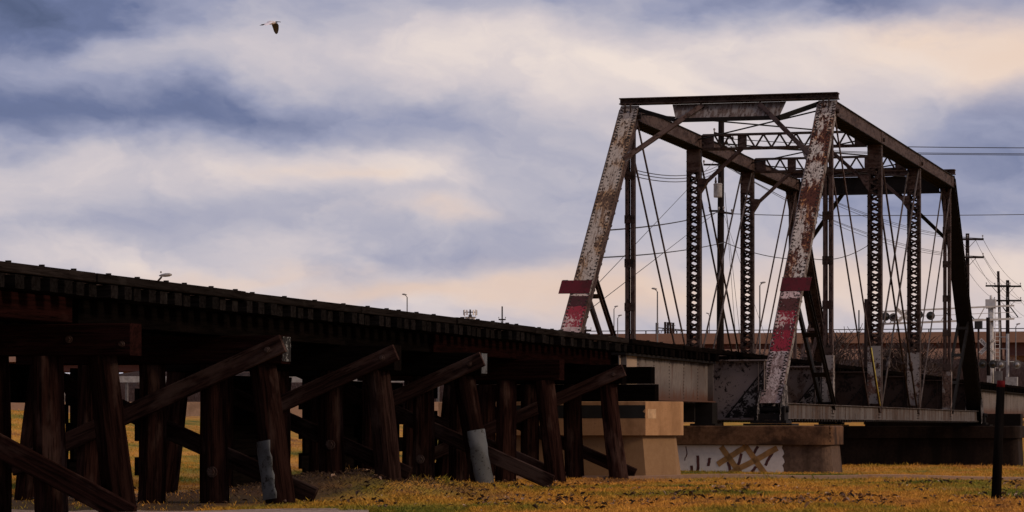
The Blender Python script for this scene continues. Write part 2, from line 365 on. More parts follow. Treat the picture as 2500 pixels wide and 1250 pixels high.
def tag(o, label, cat, group=None):
    o['label'] = label; o['category'] = cat
    if group: o['group'] = group
    return o
def build(name, mb, mats, parent=None, kind=None, Mx=None, smooth=False):
    """mesh given in world coordinates; stored relative to the parent's (or its own) origin"""
    if Mx is None:
        c = np.mean(np.array(mb.v), axis=0); Mx = Matrix.Translation(Vector(c))
    inv = Mx.inverted(); mb.v = [tuple(inv @ Vector(p)) for p in mb.v]
    me = mb.mesh(name, mats)
    if smooth: me.polygons.foreach_set('use_smooth', [True] * len(me.polygons))
    return link(name, me, parent, Mx, kind)
CACHE = {}
def beam(name, p0, p1, w, h, mat, parent, up=(0, 0, 1), prof=None, ch=0.0):
    """one member, local x along its length; alike members share mesh data"""
    Mx, L = frame(p0, p1, up); key = (round(L, 3), w, h, mat.name, tuple(prof) if prof else None, ch)
    if key not in CACHE:
        mb = MB()
        if prof: mb.extr(prof, L)
        elif ch:
            a, b = w / 2, h / 2
            mb.extr([(-a + ch, -b), (a - ch, -b), (a, -b + ch), (a, b - ch), (a - ch, b), (-a + ch, b), (-a, b - ch), (-a, -b + ch)], L)
        else: mb.box((0, 0, 0), (L, w, h))
        CACHE[key] = mb.mesh(name, mat)
    return link(name, CACHE[key], parent, Mx)
def tubepart(name, pts, rad, mat, parent, n=8):
    pts = [Vector(p) for p in pts]; Mx, L = frame(pts[0], pts[-1], (0, 0, 1) if abs((pts[-1] - pts[0]).normalized().z) < .95 else (1, 0, 0))
    mb = MB(); mb.tube(pts, rad, n)
    return build(name, mb, mat, parent, Mx=Mx, smooth=True)
def iprof(d, w, tf, tw): 
    return ((-w / 2, -d / 2), (w / 2, -d / 2), (w / 2, -d / 2 + tf), (tw / 2, -d / 2 + tf), (tw / 2, d / 2 - tf), (w / 2, d / 2 - tf),
            (w / 2, d / 2), (-w / 2, d / 2), (-w / 2, d / 2 - tf), (-tw / 2, d / 2 - tf), (-tw / 2, -d / 2 + tf), (-w / 2, -d / 2 + tf))
def cprof(d, w, tk, s=1):       # channel: web at y=0, flanges towards +s*y ; depth along z
    p = [(0, -d / 2), (w, -d / 2), (w, -d / 2 + tk), (tk, -d / 2 + tk), (tk, d / 2 - tk), (w, d / 2 - tk), (w, d / 2), (0, d / 2)]
    return tuple((y, z) for y, z in p) if s > 0 else tuple((-y, z) for y, z in reversed(p))
def Z(z): return z + EYE
OC = -15.62                         # bridge centre line

# ------------------------------------------------------------------ ground
def sst(a, b, x):
    t = np.clip((x - a) / (b - a), 0, 1); return t * t * (3 - 2 * t)
def height(o, t):
    o = np.asarray(o, float); t = np.asarray(t, float)
    h = 0.035 * np.sin(o * .55 + 1.3) * np.sin(t * .43) + .02 * np.sin(o * 1.7) * np.sin(t * 1.3 + 2)
    h = h + .36 * np.exp(-((o + 14.7) / 1.5) ** 2 - ((t - 44.4) / 2.4) ** 2) + .16 * np.exp(-((o + 15.6) / 2) ** 2 - ((t - 47.5) / 2) ** 2)
    plateau = 1.85 - .50 * sst(70, 130, t)
    h = h + plateau * (.82 * sst(20.5, 38, -o) + .18 * sst(30, 70, -o))
    h = h - .75 * sst(80, 90, t) * (1 - sst(116, 130, t)) * (1 - sst(21, 34, -o))
    h = h + 1.45 * sst(118, 160, t) * sst(-6, 12, -o) * (1 - sst(18, 40, -o))
    return h
def hgt(o, t): return float(height(o, t))
def spread(a, b, step, lo, hi):
    c = list(np.arange(a, b + 1e-6, step)); s = step
    while c[-1] < hi: s *= 1.35; c.append(c[-1] + s)
    s = step
    while c[0] > lo: s *= 1.35; c.insert(0, c[0] - s)
    return np.array(c)
xs = spread(-64, 14, .6, -3500, 3500); ys = spread(22, 170, .6, -600, 9000)
gx, gy = np.meshgrid(xs, ys, indexing='ij'); gz = height(gx, gy)
nx, ny = len(xs), len(ys)
me = bpy.data.meshes.new('ground')
idx = np.arange(nx * ny).reshape(nx, ny)
quads = np.stack([idx[:-1, :-1], idx[1:, :-1], idx[1:, 1:], idx[:-1, 1:]], -1).reshape(-1, 4)
me.from_pydata(np.stack([gx, gy, gz], -1).reshape(-1, 3).tolist(), [], quads.tolist())
me.polygons.foreach_set('use_smooth', [True] * len(me.polygons))
def grass_colour(n):
    p = n.n('ShaderNodeNewGeometry').outputs['Position']
    a = n.noise(n.vmath('MULTIPLY', p, (1, .45, 1)), .33, 5.0, .62, .5)
    b = n.noise(n.vmath('MULTIPLY', p, (1, .4, 1)), 1.7, 6.0, .65)
    sp = n.n('ShaderNodeSeparateXYZ'); n.l(p, sp.inputs[0])
    k = n.ramp(n.math('MULTIPLY_ADD', n.math('SUBTRACT', b, .5), .40, n.math('MULTIPLY_ADD', n.math('SUBTRACT', a, .5), 1.45, .5)), [(.28, (.10, .105, .014)), (.40, (.24, .165, .020)), (.49, (.40, .205, .030)), (.59, (.47, .225, .042)), (.68, (.30, .138, .038)), (.78, (.135, .065, .024))])
    def patch(px, py, r1, r2):
        Y = EYE * F / (py - HOR); c = cw((px - 1250) / F * Y, Y, 0)
        d = n.vmath('SUBTRACT', p, tuple(c)); u = n.math('MULTIPLY', n.vmath('DOT_PRODUCT', d, (CA, SA, 0)), 1 / r1); w = n.math('MULTIPLY', n.vmath('DOT_PRODUCT', d, (-SA, CA, 0)), 1 / r2)
        q = n.math('ADD', n.math('MULTIPLY', u, u), n.math('MULTIPLY', w, w)); return n.math('POWER', 2.718, n.math('MULTIPLY', q, -1.0))
    gsum = n.math('ADD', patch(960, 1200, 1.7, 6), n.math('MULTIPLY', patch(2430, 1195, 1.2, 7), .9)); gsum = n.math('ADD', gsum, n.math('MULTIPLY', patch(600, 1170, 1.6, 5), .8))
    gsum = n.math('MULTIPLY', gsum, n.smooth(b, .70, .40))
    k = n.mix(n.math('MINIMUM', gsum, .8), k, (.12, .145, .016))
    return k, a, b, p, sp
m, n = newmat('grassy_ground')
k, a, b, p, sp = grass_colour(n)
c = n.noise(p, 9.0, 6.0, .7)
k = n.mix(n.math('MULTIPLY', n.smooth(c, .50, .66), .6), k, (.070, .044, .020))
# bare trampled dirt strip between the trestle legs and at the mound
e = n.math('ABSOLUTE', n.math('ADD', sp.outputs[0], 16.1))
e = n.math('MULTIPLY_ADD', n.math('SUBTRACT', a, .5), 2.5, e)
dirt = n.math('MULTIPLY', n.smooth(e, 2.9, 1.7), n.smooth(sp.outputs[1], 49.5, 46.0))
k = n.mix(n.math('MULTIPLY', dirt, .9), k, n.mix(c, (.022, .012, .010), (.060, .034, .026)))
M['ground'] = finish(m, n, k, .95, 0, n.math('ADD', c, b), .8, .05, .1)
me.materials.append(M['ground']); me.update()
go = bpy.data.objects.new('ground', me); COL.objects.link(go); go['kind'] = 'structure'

# gravel path at the very front, with ragged edges
m, n = newmat('pale_gravel')
p = n.n('ShaderNodeNewGeometry').outputs['Position']
a = n.noise(p, 14, 6, .75); b = n.noise(p, 1.1, 4, .6)
k = n.mix(n.smooth(a, .35, .65), (.16, .105, .085), (.36, .27, .235)); k = n.mix(n.math('MULTIPLY', n.smooth(b, .5, .7), .6), k, (.13, .085, .05))
M['gravel'] = finish(m, n, k, .95, 0, a, .8, .02, .1)
def path_sheet(px0, px1):
    mb = MB(); rows = []
    K = 60
    for i in range(K + 1):
        X0 = px0 + (px1 - px0) * i / K; e = min(1, 6.0 * i / K, 6.0 * (K - i) / K)
        far = 37.9 + .2 * math.sin(i * .7 + px0) + .12 * math.sin(i * 1.9)
        far = 37.0 + (far - 37.0) * e
        row = []
        for j in range(8):
            Y = 33.0 + (far - 33.0) * j / 7; w = cw((X0 - 1250) / F * Y, Y, 0); row.append((w.x, w.y, hgt(w.x, w.y) + .006 + .02))
        rows.append(row)
    vs = [q for r in rows for q in r]
    fs = [(i * 8 + j, (i + 1) * 8 + j, (i + 1) * 8 + j + 1, i * 8 + j + 1) for i in range(K) for j in range(7)]
    mb.add(vs, fs); return build('gravel_path', mb, M['gravel'], None, 'structure')
path_sheet(-900, 900)

# thin concrete kerb running across in front of the piers
mb = MB()
for i in range(26):
    pa = 1205 + i * 60.0; pb = pa + 59.3
    a1 = cw((pa - 1250) / F * 60.7, 60.7, 0); b1 = cw((pb - 1250) / F * 60.7, 60.7, 0); a2 = cw((pa - 1250) / F * 61.1, 61.1, 0); b2 = cw((pb - 1250) / F * 61.1, 61.1, 0)
    z1 = hgt(a1.x, a1.y); z2 = hgt(b1.x, b1.y); zt = .075
    vs = [(a1.x, a1.y, z1 - .1), (b1.x, b1.y, z2 - .1), (b2.x, b2.y, z2 - .1), (a2.x, a2.y, z1 - .1), (a1.x, a1.y, z1 + zt), (b1.x, b1.y, z2 + zt), (b2.x, b2.y, z2 + zt), (a2.x, a2.y, z1 + zt)]
    mb.add(vs, [(3, 2, 1, 0), (4, 5, 6, 7), (0, 1, 5, 4), (1, 2, 6, 5), (2, 3, 7, 6), (3, 0, 4, 7)])
build('kerb', mb, M['curb'], None, 'structure')

# ------------------------------------------------------------------ timber trestle
trestle = thing('timber_trestle', 'long dark creosoted timber trestle rising to the left edge on pile bents', 'trestle', (OC, 40, 0))
BENTS = [18.7, 23.75, 28.85, 33.9, 38.95, 44.0, 48.75, 54.0, 59.0]
def pile_mesh(p0, p1, r0, r1, seed, name, mat, parent):
    rr = random.Random(seed); p0 = Vector(p0); p1 = Vector(p1); nseg, ns = 9, 16
    Mx, L = frame(p0, p1, (0, -1, 0)); mb = MB(); vs = []; ph = rr.random() * 6; bow = rr.uniform(-.03, .03)
    ridge = [1 + rr.uniform(-.05, .05) for _ in range(ns)]
    for i in range(nseg + 1):
        u = i / nseg; r = r0 + (r1 - r0) * u; cy = bow * math.sin(math.pi * u); cz = .5 * bow * math.sin(5 * u + ph)
        for k in range(ns):
            a = 2 * math.pi * k / ns; q = r * ridge[k] * (1 + .03 * math.sin(3 * a + ph + 4 * u) + rr.uniform(-.012, .012))
            vs.append(((u - .5) * L, cy + q * math.cos(a), cz + q * math.sin(a)))
    fs = [(i * ns + k, i * ns + (k + 1) % ns, (i + 1) * ns + (k + 1) % ns, (i + 1) * ns + k) for i in range(nseg) for k in range(ns)]
    fs += [tuple(range(ns - 1, -1, -1)), tuple(nseg * ns + k for k in range(ns))]
    mb.add(vs, fs); me = mb.mesh(name, mat)
    o = link(name, me, parent, Mx)
    return o, Mx, L
def sheet_on_pile(par, Mx, L, r0, r1, u0, u1, a0, a1, mat):
    """crumpled metal sheet wrapped on part of a pile (local frame of the pile)"""
    mb = MB(); nu, na = 10, 12; vs = []; rr = random.Random(int(a0 * 100))
    for layer in (0, 1):
        for i in range(nu + 1):
            u = u0 + (u1 - u0) * i / nu; r = (r0 + (r1 - r0) * u) * 1.09 + .008 - .006 * layer
            for k in range(na + 1):
                a = a0 + (a1 - a0) * k / na + .05 * math.sin(i * 2.1) * (1 if k in (0, na) else 0)
                q = r + .010 * math.sin(9 * u * L + 2 * a) * math.sin(3 * a + 5 * u)
                vs.append(((u - .5) * L, q * math.cos(a), q * math.sin(a)))
    W1 = na + 1; B = (nu + 1) * W1
    fs = [(i * W1 + k, i * W1 + k + 1, (i + 1) * W1 + k + 1, (i + 1) * W1 + k) for i in range(nu) for k in range(na)]
    fs += [tuple(B + x for x in reversed(q)) for q in fs]
    for i in range(nu):
        fs.append((i * W1, (i + 1) * W1, B + (i + 1) * W1, B + i * W1)); fs.append((i * W1 + na, B + i * W1 + na, B + (i + 1) * W1 + na, (i + 1) * W1 + na))
    mb.add(vs, fs); me = mb.mesh('metal_sheet', mat)
    me.polygons.foreach_set('use_smooth', [True] * len(me.polygons))
    o = link('metal_sheet', me, par, Mx); o['label'] = 'grey galvanised sheet wrapped round the lower pile'
    return o
def bolt(p, d, r, parent, mat=None):
    mb = MB(); d = Vector(d).normalized(); p = Vector(p)
    mb.tube([p, p + d * .02], [r * 1.5, r * 1.5], 10); mb.tube([p + d * .02, p + d * .055], [r, r], 6)
    return build('bolt', mb, mat or M['steel'], parent)
CT, CB = 1.215, .838                # cap top and bottom above the eye
for bi, t in enumerate(BENTS):
    capmat = M['cap'] if bi in (3, 4, 7) else M['creosote'] if bi >= 5 else M['cap']
    ce = 1.82 if bi == 3 else 1.92
    cap = beam('cap', (OC - 1.92, t, Z((CT + CB) / 2)), (OC + ce, t, Z((CT + CB) / 2)), .36, CT - CB, capmat, trestle, ch=.012)
    if bi == 4 or bi == 6:
        mb = MB(); x = OC + 1.925
        mb.box((x + .004, t, Z((CT + CB) / 2 + .01)), (.012, .33, .33))
        pl = build('end_plate', mb, M['dirtcap'] if bi == 4 else M['galv'], cap)
        pl['label'] = 'pale flaking plate on the cap end' if bi == 4 else 'grey metal plate on the cap end'
    if bi in (3,):
        bolt((OC + 1.05, t - .18, Z(1.03)), (0, -1, 0), .03, cap); bolt((OC + 1.72, t - .18, Z(.97)), (0, -1, 0), .025, cap)
    # piles: two batter piles, three plumb
    for j, (oa, ob) in enumerate([(-1.59, -1.86), (-.88, -.92), (0, 0), (.88, .90), (1.59, 1.86)]):
        if bi == 3 and j > 2: oa -= .18; ob -= .16
        if j == 4: ob += {4: .06, 6: .12, 8: .05}.get(bi, 0)
        ob2 = ob + random.uniform(-.04, .04); gz0 = hgt(OC + ob2, t)
        if bi == 5 and j == 4: ob2 = 1.80
        r0, r1 = random.uniform(.185, .205), random.uniform(.17, .185)
        po, Mx, L = pile_mesh((OC + ob2, t + random.uniform(-.03, .03), gz0 - .45), (OC + oa, t, Z(CB) - .002), r0, r1, bi * 10 + j, 'pile', M['brace'] if (bi, j) == (5, 4) else M['pile'], trestle)
        if j == 4 and bi == 4: sheet_on_pile(po, Mx, L, r0, r1, .225, .56, .55, 1.75, M['galv'])
        if j == 4 and bi == 6: sheet_on_pile(po, Mx, L, r0, r1, .21, .60, 1.25, 2.95, M['galv'])
        if j in (3,) and bi in (4, 5, 6): bolt((OC + ob2 + .02, t - r0 * .98, gz0 + .42), (0, -1, 0), .05, po)
    # sway braces: one on the near face, one on the far face
    if bi in (0, 1, 2, 4, 5, 6, 8):
        pa = Vector((OC + 1.86, t - .26, Z(1.06))); pb = Vector((OC - 1.95, t - .26, Z(-.56)))
        if bi == 2: pa = Vector((OC + 1.5, t - .26, Z(.7)))
        if bi == 5: pb = pa.lerp(pb, .50)
        if bi == 6: pb = pa.lerp(pb, .42)
        dx = (pa - pb).normalized()
        br = beam('brace', pb, pa + dx * .12, .085, .245, M['brace'], trestle, up=(0, 0, 1), ch=.012)
        bolt(pa - dx * .10 + Vector((0, -.043, 0)), (0, -1, 0), .028, br)
    pe = {3: -13.86, 4: -13.38, 5: -13.6, 6: -12.6, 7: -13.75, 8: -13.55}.get(bi, -13.7)
    gz0 = hgt(pe, t)
    gz0 = gz0 - (.12 if bi == 3 else 0)
    sd = -.26 if bi == 3 else .26; pe = -13.74 if bi == 3 else pe
    pa = Vector((pe, t + sd, gz0 + .10)); pb = Vector((OC - 1.8, t + sd, gz0 + .10 + (1.85 if bi == 3 else 1.62) * (pe - OC + 1.8) / 3.8))
    beam('brace', pb, pa, .085, .27 if bi == 3 else .245, M['pile'] if bi == 3 else M['brace'], trestle, ch=.012)
# made-up black planks filling in the darkness along the far pile row, in runs
def far_t(px, o): 
    return T_of(px, o)
def T_of(px, o):
    k = (px - 1250) / F; return o * (k * SA + CA) / (k * CA - SA)
for (pa, pb, zt_) in ((-70, 74, -9), (96, 156, .45), (170, 280, .80), (338, 384, .55), (512, 640, .82), (640, 681, .82), (737, 812, .82), (823, 975, .82), (1010, 1060, .6)):
    ta, tb = T_of(pa, -17.62), T_of(pb, -17.62); z = -1.0
    if zt_ < -5: z, zt_ = .33, .82
    lap = .034
    while z < zt_:
        beam('gap_filler_plank', (-17.62 + lap, ta, Z(z + .135)), (-17.62 + lap + .008, tb, Z(z + .135)), .06, .278, M['creosote'], trestle, ch=.006); z += .26; lap = -lap
# stringers, span by span: three under each rail
ENDS = BENTS + [61.4]
for si in range(len(ENDS) - 1):
    t0, t1 = ENDS[si], ENDS[si + 1]
    red = si in (0, 1, 2, 6, 7, 8)
    for side in (-1, 1):
        for j in range(3):
            off = (.55 if not red else .62) + j * .215
            z0 = 1.215 + .004
            mt = M['redwood'] if (red and j == 2) else M['creosote']
            beam('stringer', (OC + side * off, t0 - (.30 if red else -.02), Z(z0 + .149)), (OC + side * off, t1 + (-.32 if red else .02) * (1 if si not in (7,) else -1), Z(z0 + .149)), .20, .298, mt, trestle, ch=.008)
# guard timbers with bolts, ties
GT, GB, TB = 1.797, 1.683, 1.517
def deck(parent, t0, t1, mat_tie, mat_guard, skip=()):
    t = t0
    while t < t1:
        if not any(abs(t - s) < .28 for s in skip):
            w = random.choice((.22, .23, .24)); dl = random.choice((-.05, -.02, 0, 0, .02, .04))
            beam('tie', (OC - 1.50 + dl, t, Z((GB + TB) / 2 - .004 + random.uniform(-.004, .004))), (OC + 1.50 + dl, t, Z((GB + TB) / 2 - .004)), w, GB - TB - .012, mat_tie, parent, ch=.01)
        t += .445 + random.uniform(-.025, .025)
    k = 0; t = t0 - .1
    while t < t1:
        te = min(t + 5.05, t1)
        for side in (-1, 1):
            jz = random.uniform(-.008, .008); jo = random.uniform(-.015, .015)
            g = beam('guard_timber', (OC + side * 1.41 + jo, t + .012, Z((GT + GB) / 2 + jz)), (OC + side * 1.41 + jo, te - .012, Z((GT + GB) / 2 + jz * .5)), .20, GT - GB - .004, mat_guard, parent, ch=.01)
            tb = t + .5
            while side > 0 and tb < te - .2:
                mb = MB(); mb.tube([(0, 0, 0), (0, 0, .024)], .036, 8)
                if 'bolt' not in CACHE: CACHE['bolt'] = mb.mesh('bolt', M['steel_black'])
                link('bolt', CACHE['bolt'], g, Matrix.Translation((OC + 1.44 + jo, tb, Z(GT + jz) - .004)))
                tb += random.choice((.62, .9, .95, 1.3))
        t = te
    for side in (-1, 1):
        beam('rail', (OC + side * .76, t0, Z(1.683 + .07)), (OC + side * .76, t1, Z(1.683 + .07)), .07, .13, M['steel'], parent, prof=iprof(.13, .12, .03, .03))
deck(trestle, 18.4, 61.2, M['tie'], M['guard'])

# ------------------------------------------------------------------ plate girder spans
def girder_span(root, t0, t1, zb, zt, tan_to=None, ext=0.0):
    for side in (-1, 1):
        o = OC + side * 1.22; d = zt - zb
        g = beam('girder', (o, t0, Z((zb + zt) / 2)), (o, t1, Z((zb + zt) / 2)), .3, d, M['girder'], root, prof=iprof(d, .30, .03, .02))
        mb = MB(); mb.box((o, (t0 + t1) / 2, Z(zt - .012)), (.31, t1 - t0 + .01, .05)); build('top_flange', mb, M['steel_black'], g)
        if tan_to and side > 0:
            mb = MB(); mb.box((o + .013, (t0 + tan_to) / 2, Z((zb + zt) / 2)), (.006, tan_to - t0, d - .066)); build('tan_web_panel', mb, M['girder_tan'], g)
        k = t0 + .12; rv = MB()
        while k < t1 - .05:
            if k < t0 + .2 or k + 1.55 > t1 - .05:
                mb = MB(); mb.box((o + side * .075, k + (.0 if k < t0 + .2 else t1 - .25 - k), Z((zb + zt) / 2)), (.13, .02, d - .064)); build('stiffener', mb, M['girder'], g)
            for q in np.arange(zb + .08, zt - .06, .075):
                rv.dome((o + side * .011, k + .06, Z(q)), (side, 0, 0), .018, .014)
            k += 1.55
        build('rivets', rv, M['rivet'], g, 'stuff')
    for t in np.arange(t0 + .6, t1, 2.4):
        mb = MB(); mb.beam((OC - 1.2, t, Z(zb + .12)), (OC + 1.2, t, Z(zt - .12)), .07, .07); mb.beam((OC - 1.2, t + .08, Z(zt - .12)), (OC + 1.2, t + .08, Z(zb + .12)), .07, .07)
        build('cross_frame', mb, M['steel_black'], root)
gs = thing('plate_girder_span', 'stained white plate girder span between the timber trestle and steel truss', 'girder span', (OC, 66, 1.5), 'plate girder approach spans')
girder_span(gs, 61.5, 70.85, .56, 1.505, 63.1)
deck(gs, 61.65, 70.9, M['creosote'], M['creosote'])
for side in (-1, 1):
    mb = MB(); mb.box((OC + side * 1.22, 70.45, Z(.29)), (.42, .6, .53)); mb.box((OC + side * 1.22, 70.45, Z(.04)), (.6, .8, .05)); build('bearing', mb, M['steel_black'], gs)
mb = MB(); mb.box((OC - .25, 69.98, Z(.33)), (2.6, .12, .42)); build('recess_filler', mb, M['steel_black'], gs)  # black block added to fill the dark recess below the girder end
gs2 = thing('plate_girder_span', 'pale plate girder span beyond the far end of the truss', 'girder span', (OC, 130, 1.5), 'plate girder approach spans')
girder_span(gs2, 113.0, 152.0, .45, 1.505)
deck(gs2, 113.0, 152.0, M['creosote'], M['creosote'])

# ------------------------------------------------------------------ steel truss
ON, OF = -12.98, -18.26; PN = 8.26; T = [71.1 + PN * i for i in range(6)]
ZL, ZU = .40, 8.25
truss = thing('steel_truss_bridge', 'rusty riveted steel through truss bridge with white and red end posts', 'truss bridge', (OC, 91.7, EYE + .2))
def ep_t(z, far=False):             # y position of the end post axis at height z
    d = (z - ZL) * PN / (ZU - ZL)
    return T[5] - d if far else T[0] + d
epL = math.hypot(PN, ZU - ZL)
whiteN = (.36, .315, .29); redN = (.165, .013, .026); brownN = (.058, .020, .021)
M['ep_near'] = endpost_mat('near_end_post_paint', epL, [(0, (.29, .235, .24)), (.150, redN), (.215, (.085, .014, .022)), (.238, redN), (.278, brownN), (.317, (.40, .29, .29)), (.348, whiteN), (.80, (.37, .33, .305)), (.955, (.22, .195, .19))],
                           (.36, .165, .062), (.062, .020, .014), .478, .525, .55)
M['ep_far'] = endpost_mat('far_end_post_paint', epL, [(0, (.40, .255, .215)), (.20, (.36, .265, .26)), (.232, (.20, .022, .036)), (.298, (.045, .014, .017)), (.334, (.42, .34, .30)), (.348, (.31, .265, .235)), (.955, (.20, .175, .17))],
                          (.30, .185, .105), (.080, .048, .034), .535, .550, .85)
rivet_stuff = []
def rivets_on(parent, pts, nrm, r=.030, h=.022, mat=None):
    mb = MB()
    for p in pts: mb.dome(p, nrm, r, h, 6)
    return build('rivets', mb, mat or M['rivet'], parent, 'stuff')
def end_post(o, far_end, mats):
    tb, tt = (T[5], T[4]) if far_end else (T[0], T[1])
    p0 = Vector((o, tb, Z(ZL))); p1 = Vector((o, tt, Z(ZU)))
    out = Vector((0, 1 if far_end else -1, 0)); ax = (p1 - p0).normalized(); nrm = (out - ax * out.dot(ax)).normalized(); side = nrm.cross(ax)
    wt = .50; dp = .40
    cov = beam('end_post', p0 + nrm * dp / 2, p1 + nrm * dp / 2 + ax * .12, wt, .02, mats[0], truss, up=nrm)
    for s in (-1, 1):
        web = beam('web_plate', p0 + side * s * (wt / 2 - .05), p1 + side * s * (wt / 2 - .05), .02, dp - .024, mats[1], cov, up=nrm, prof=cprof(dp - .024, .075, .018, 1))
        pts = [p0 + side * (s * (wt / 2 - .045) * 1.0) + nrm * (dp / 2 + .008) + ax * d for d in np.arange(.25, epL + .05, .132)]
        pts += [p0 + side * (s * (wt / 2 - .085)) + nrm * (dp / 2 + .008) + ax * d for d in list(np.arange(.3, 1.8, .09)) + list(np.arange(epL - 1.3, epL + .05, .1))]
        rivets_on(cov, pts, nrm)
        rivets_on(cov, [p0 + side * (s * (wt / 2 + .001)) + nrm * (dp / 2 - .07) + ax * d for d in np.arange(.3, epL, .26)], side * s, .02, .016)
    if far_end:
        beam('back_plate', p0 - nrm * dp / 2, p1 - nrm * dp / 2, wt - .03, .016, mats[1], cov, up=nrm)
        return cov, p0, p1, ax, nrm, side
    lac = MB(); d = .3; k = 1
    while d < epL - .4:                                      # lacing on the underside
        lac.beam(p0 - nrm * (dp / 2) + side * (.2 * k) + ax * d, p0 - nrm * (dp / 2) - side * (.2 * k) + ax * (d + .25), .06, .012, nrm); d += .25; k = -k
    build('lacing', lac, M['steel'], cov, 'stuff')
    return cov, p0, p1, ax, nrm, side
EPN = end_post(ON, False, (M['ep_near'], M['steel_grey'])); EPF = end_post(OF, False, (M['ep_far'], M['steel_brown']))
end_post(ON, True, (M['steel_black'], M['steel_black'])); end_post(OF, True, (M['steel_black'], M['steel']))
# red clearance plates bolted over the posts
for (ep, offs) in ((EPN, .08), (EPF, -.17)):
    cov, p0, p1, ax, nrm, side = ep
    s2 = side if side.x > 0 else -side
    c0 = p0 + ax * epL * .348 + nrm * .222 + s2 * offs; c1 = p0 + ax * epL * .391 + nrm * .222 + s2 * offs
    pl = beam('clearance_plate', c0, c1, .72 if offs > 0 else .78, .012, M['redplate'], cov, up=nrm)
    pl['label'] = 'plain dark red plate across the post'
    mb = MB()
    for q in (-.3, .3): mb.box(c1 + s2 * q + ax * .005 + nrm * .004, (.14, .02, .02))
    build('plate_clip', mb, M['steel_grey'], pl)
    rivets_on(pl, [c0.lerp(c1, v) + s2 * q + nrm * .006 for q in (-.27, -.1, .1, .27) for v in (.14, .86)], nrm, .016, .012)

def chord_top(o):
    root = None
    for i in range(1, 4):
        p0 = Vector((o, T[i] + (.0 if i > 1 else .0), Z(ZU))); p1 = Vector((o, T[i + 1], Z(ZU)))
        cp = beam('top_chord', p0 + Vector((0, .004, .19)), p1 + Vector((0, -.004, .19)), .50, .02, M['steel_black'], truss)
        for s in (-1, 1):
            beam('web_plate', p0 + Vector((s * .205, .004, 0)), p1 + Vector((s * .205, -.004, 0)), .02, .358, M['steel_brown'], cp)
            beam('flange_angle', p0 + Vector((s * .232, .004, -.17)), p1 + Vector((s * .232, -.004, -.17)), .05, .016, M['steel_brown'], cp)
            rivets_on(cp, [p0 + Vector((s * .216, q, zz)) for q in np.arange(.1, PN, .16) for zz in (.15, -.15)], (s, 0, 0), .016, .012)
            mb = MB(); mb.box(p1 + Vector((s * .222, -.25 if i == 3 else 0, .0)), (.014, .5, .33)); sp_ = build('splice_plate', mb, M['steel_brown'], cp)
        lac = MB(); d = .1; k = 1
        while d < PN - .2:
            lac.beam(p0 + Vector((k * .2, d, -.19)), p0 + Vector((-k * .2, d + .22, -.19)), .07, .012); d += .22; k = -k
            lac.box(p0 + Vector((.215, d, -.192)), (.09, .09, .02)); lac.box(p0 + Vector((-.215, d, -.192)), (.09, .09, .02))
        build('lacing', lac, M['steel_black'], cp, 'stuff')
chord_top(ON); chord_top(OF)
def chord_bottom(o, mat):
    p0 = Vector((o, T[0] + .05, Z(ZL - .03))); p1 = Vector((o, T[5] + .2, Z(ZL - .03))); wp = .10
    for s in (-1, 1):
        c = beam('bottom_chord', p0 + Vector((s * wp, 0, 0)), p1 + Vector((s * wp, 0, 0)), .1, .38, mat, truss, prof=cprof(.38, .095, .016, -s))
        if s > 0 and o == ON:
            for i in range(0, 6):
                mb = MB(); q = T[i] + (.45 if i == 0 else 0)
                mb.box((o + wp + .009, q, Z(ZL - .03)), (.014, .95 if i == 0 else .5, .34)); sp_ = build('splice_plate', mb, M['gusset'], c)
                rivets_on(sp_, [(o + wp + .016, q + a, Z(ZL - .03 + b)) for a in np.arange(-.2, .21, .1) for b in (-.12, -.04, .04, .12)], (1, 0, 0), .017, .014)
            for q in (T[0] + 1.25,):
                for dz in (-.1, .02, .13):
                    mb = MB(); mb.box((o + wp + .012, q, Z(ZL - .03 + dz)), (.02, .32, .035)); build('batten', mb, M['gusset'], c)
    lac = MB(); d = .2; k = 1
    while d < PN * 5 - .2:
        lac.beam((o + k * .17, T[0] + d, Z(ZL - .03 - .2)), (o - k * .17, T[0] + d + .3, Z(ZL - .03 - .2)), .07, .014); d += .3; k = -k
    for q in np.arange(T[0] + .3, T[5], .42): lac.box((o + .13, q, Z(ZL - .03 - .215)), (.1, .14, .05))
    build('lacing', lac, M['steel_black'], truss, 'stuff')
chord_bottom(ON, M['chordgrey']); chord_bottom(OF, M['steel'])
LACE = []
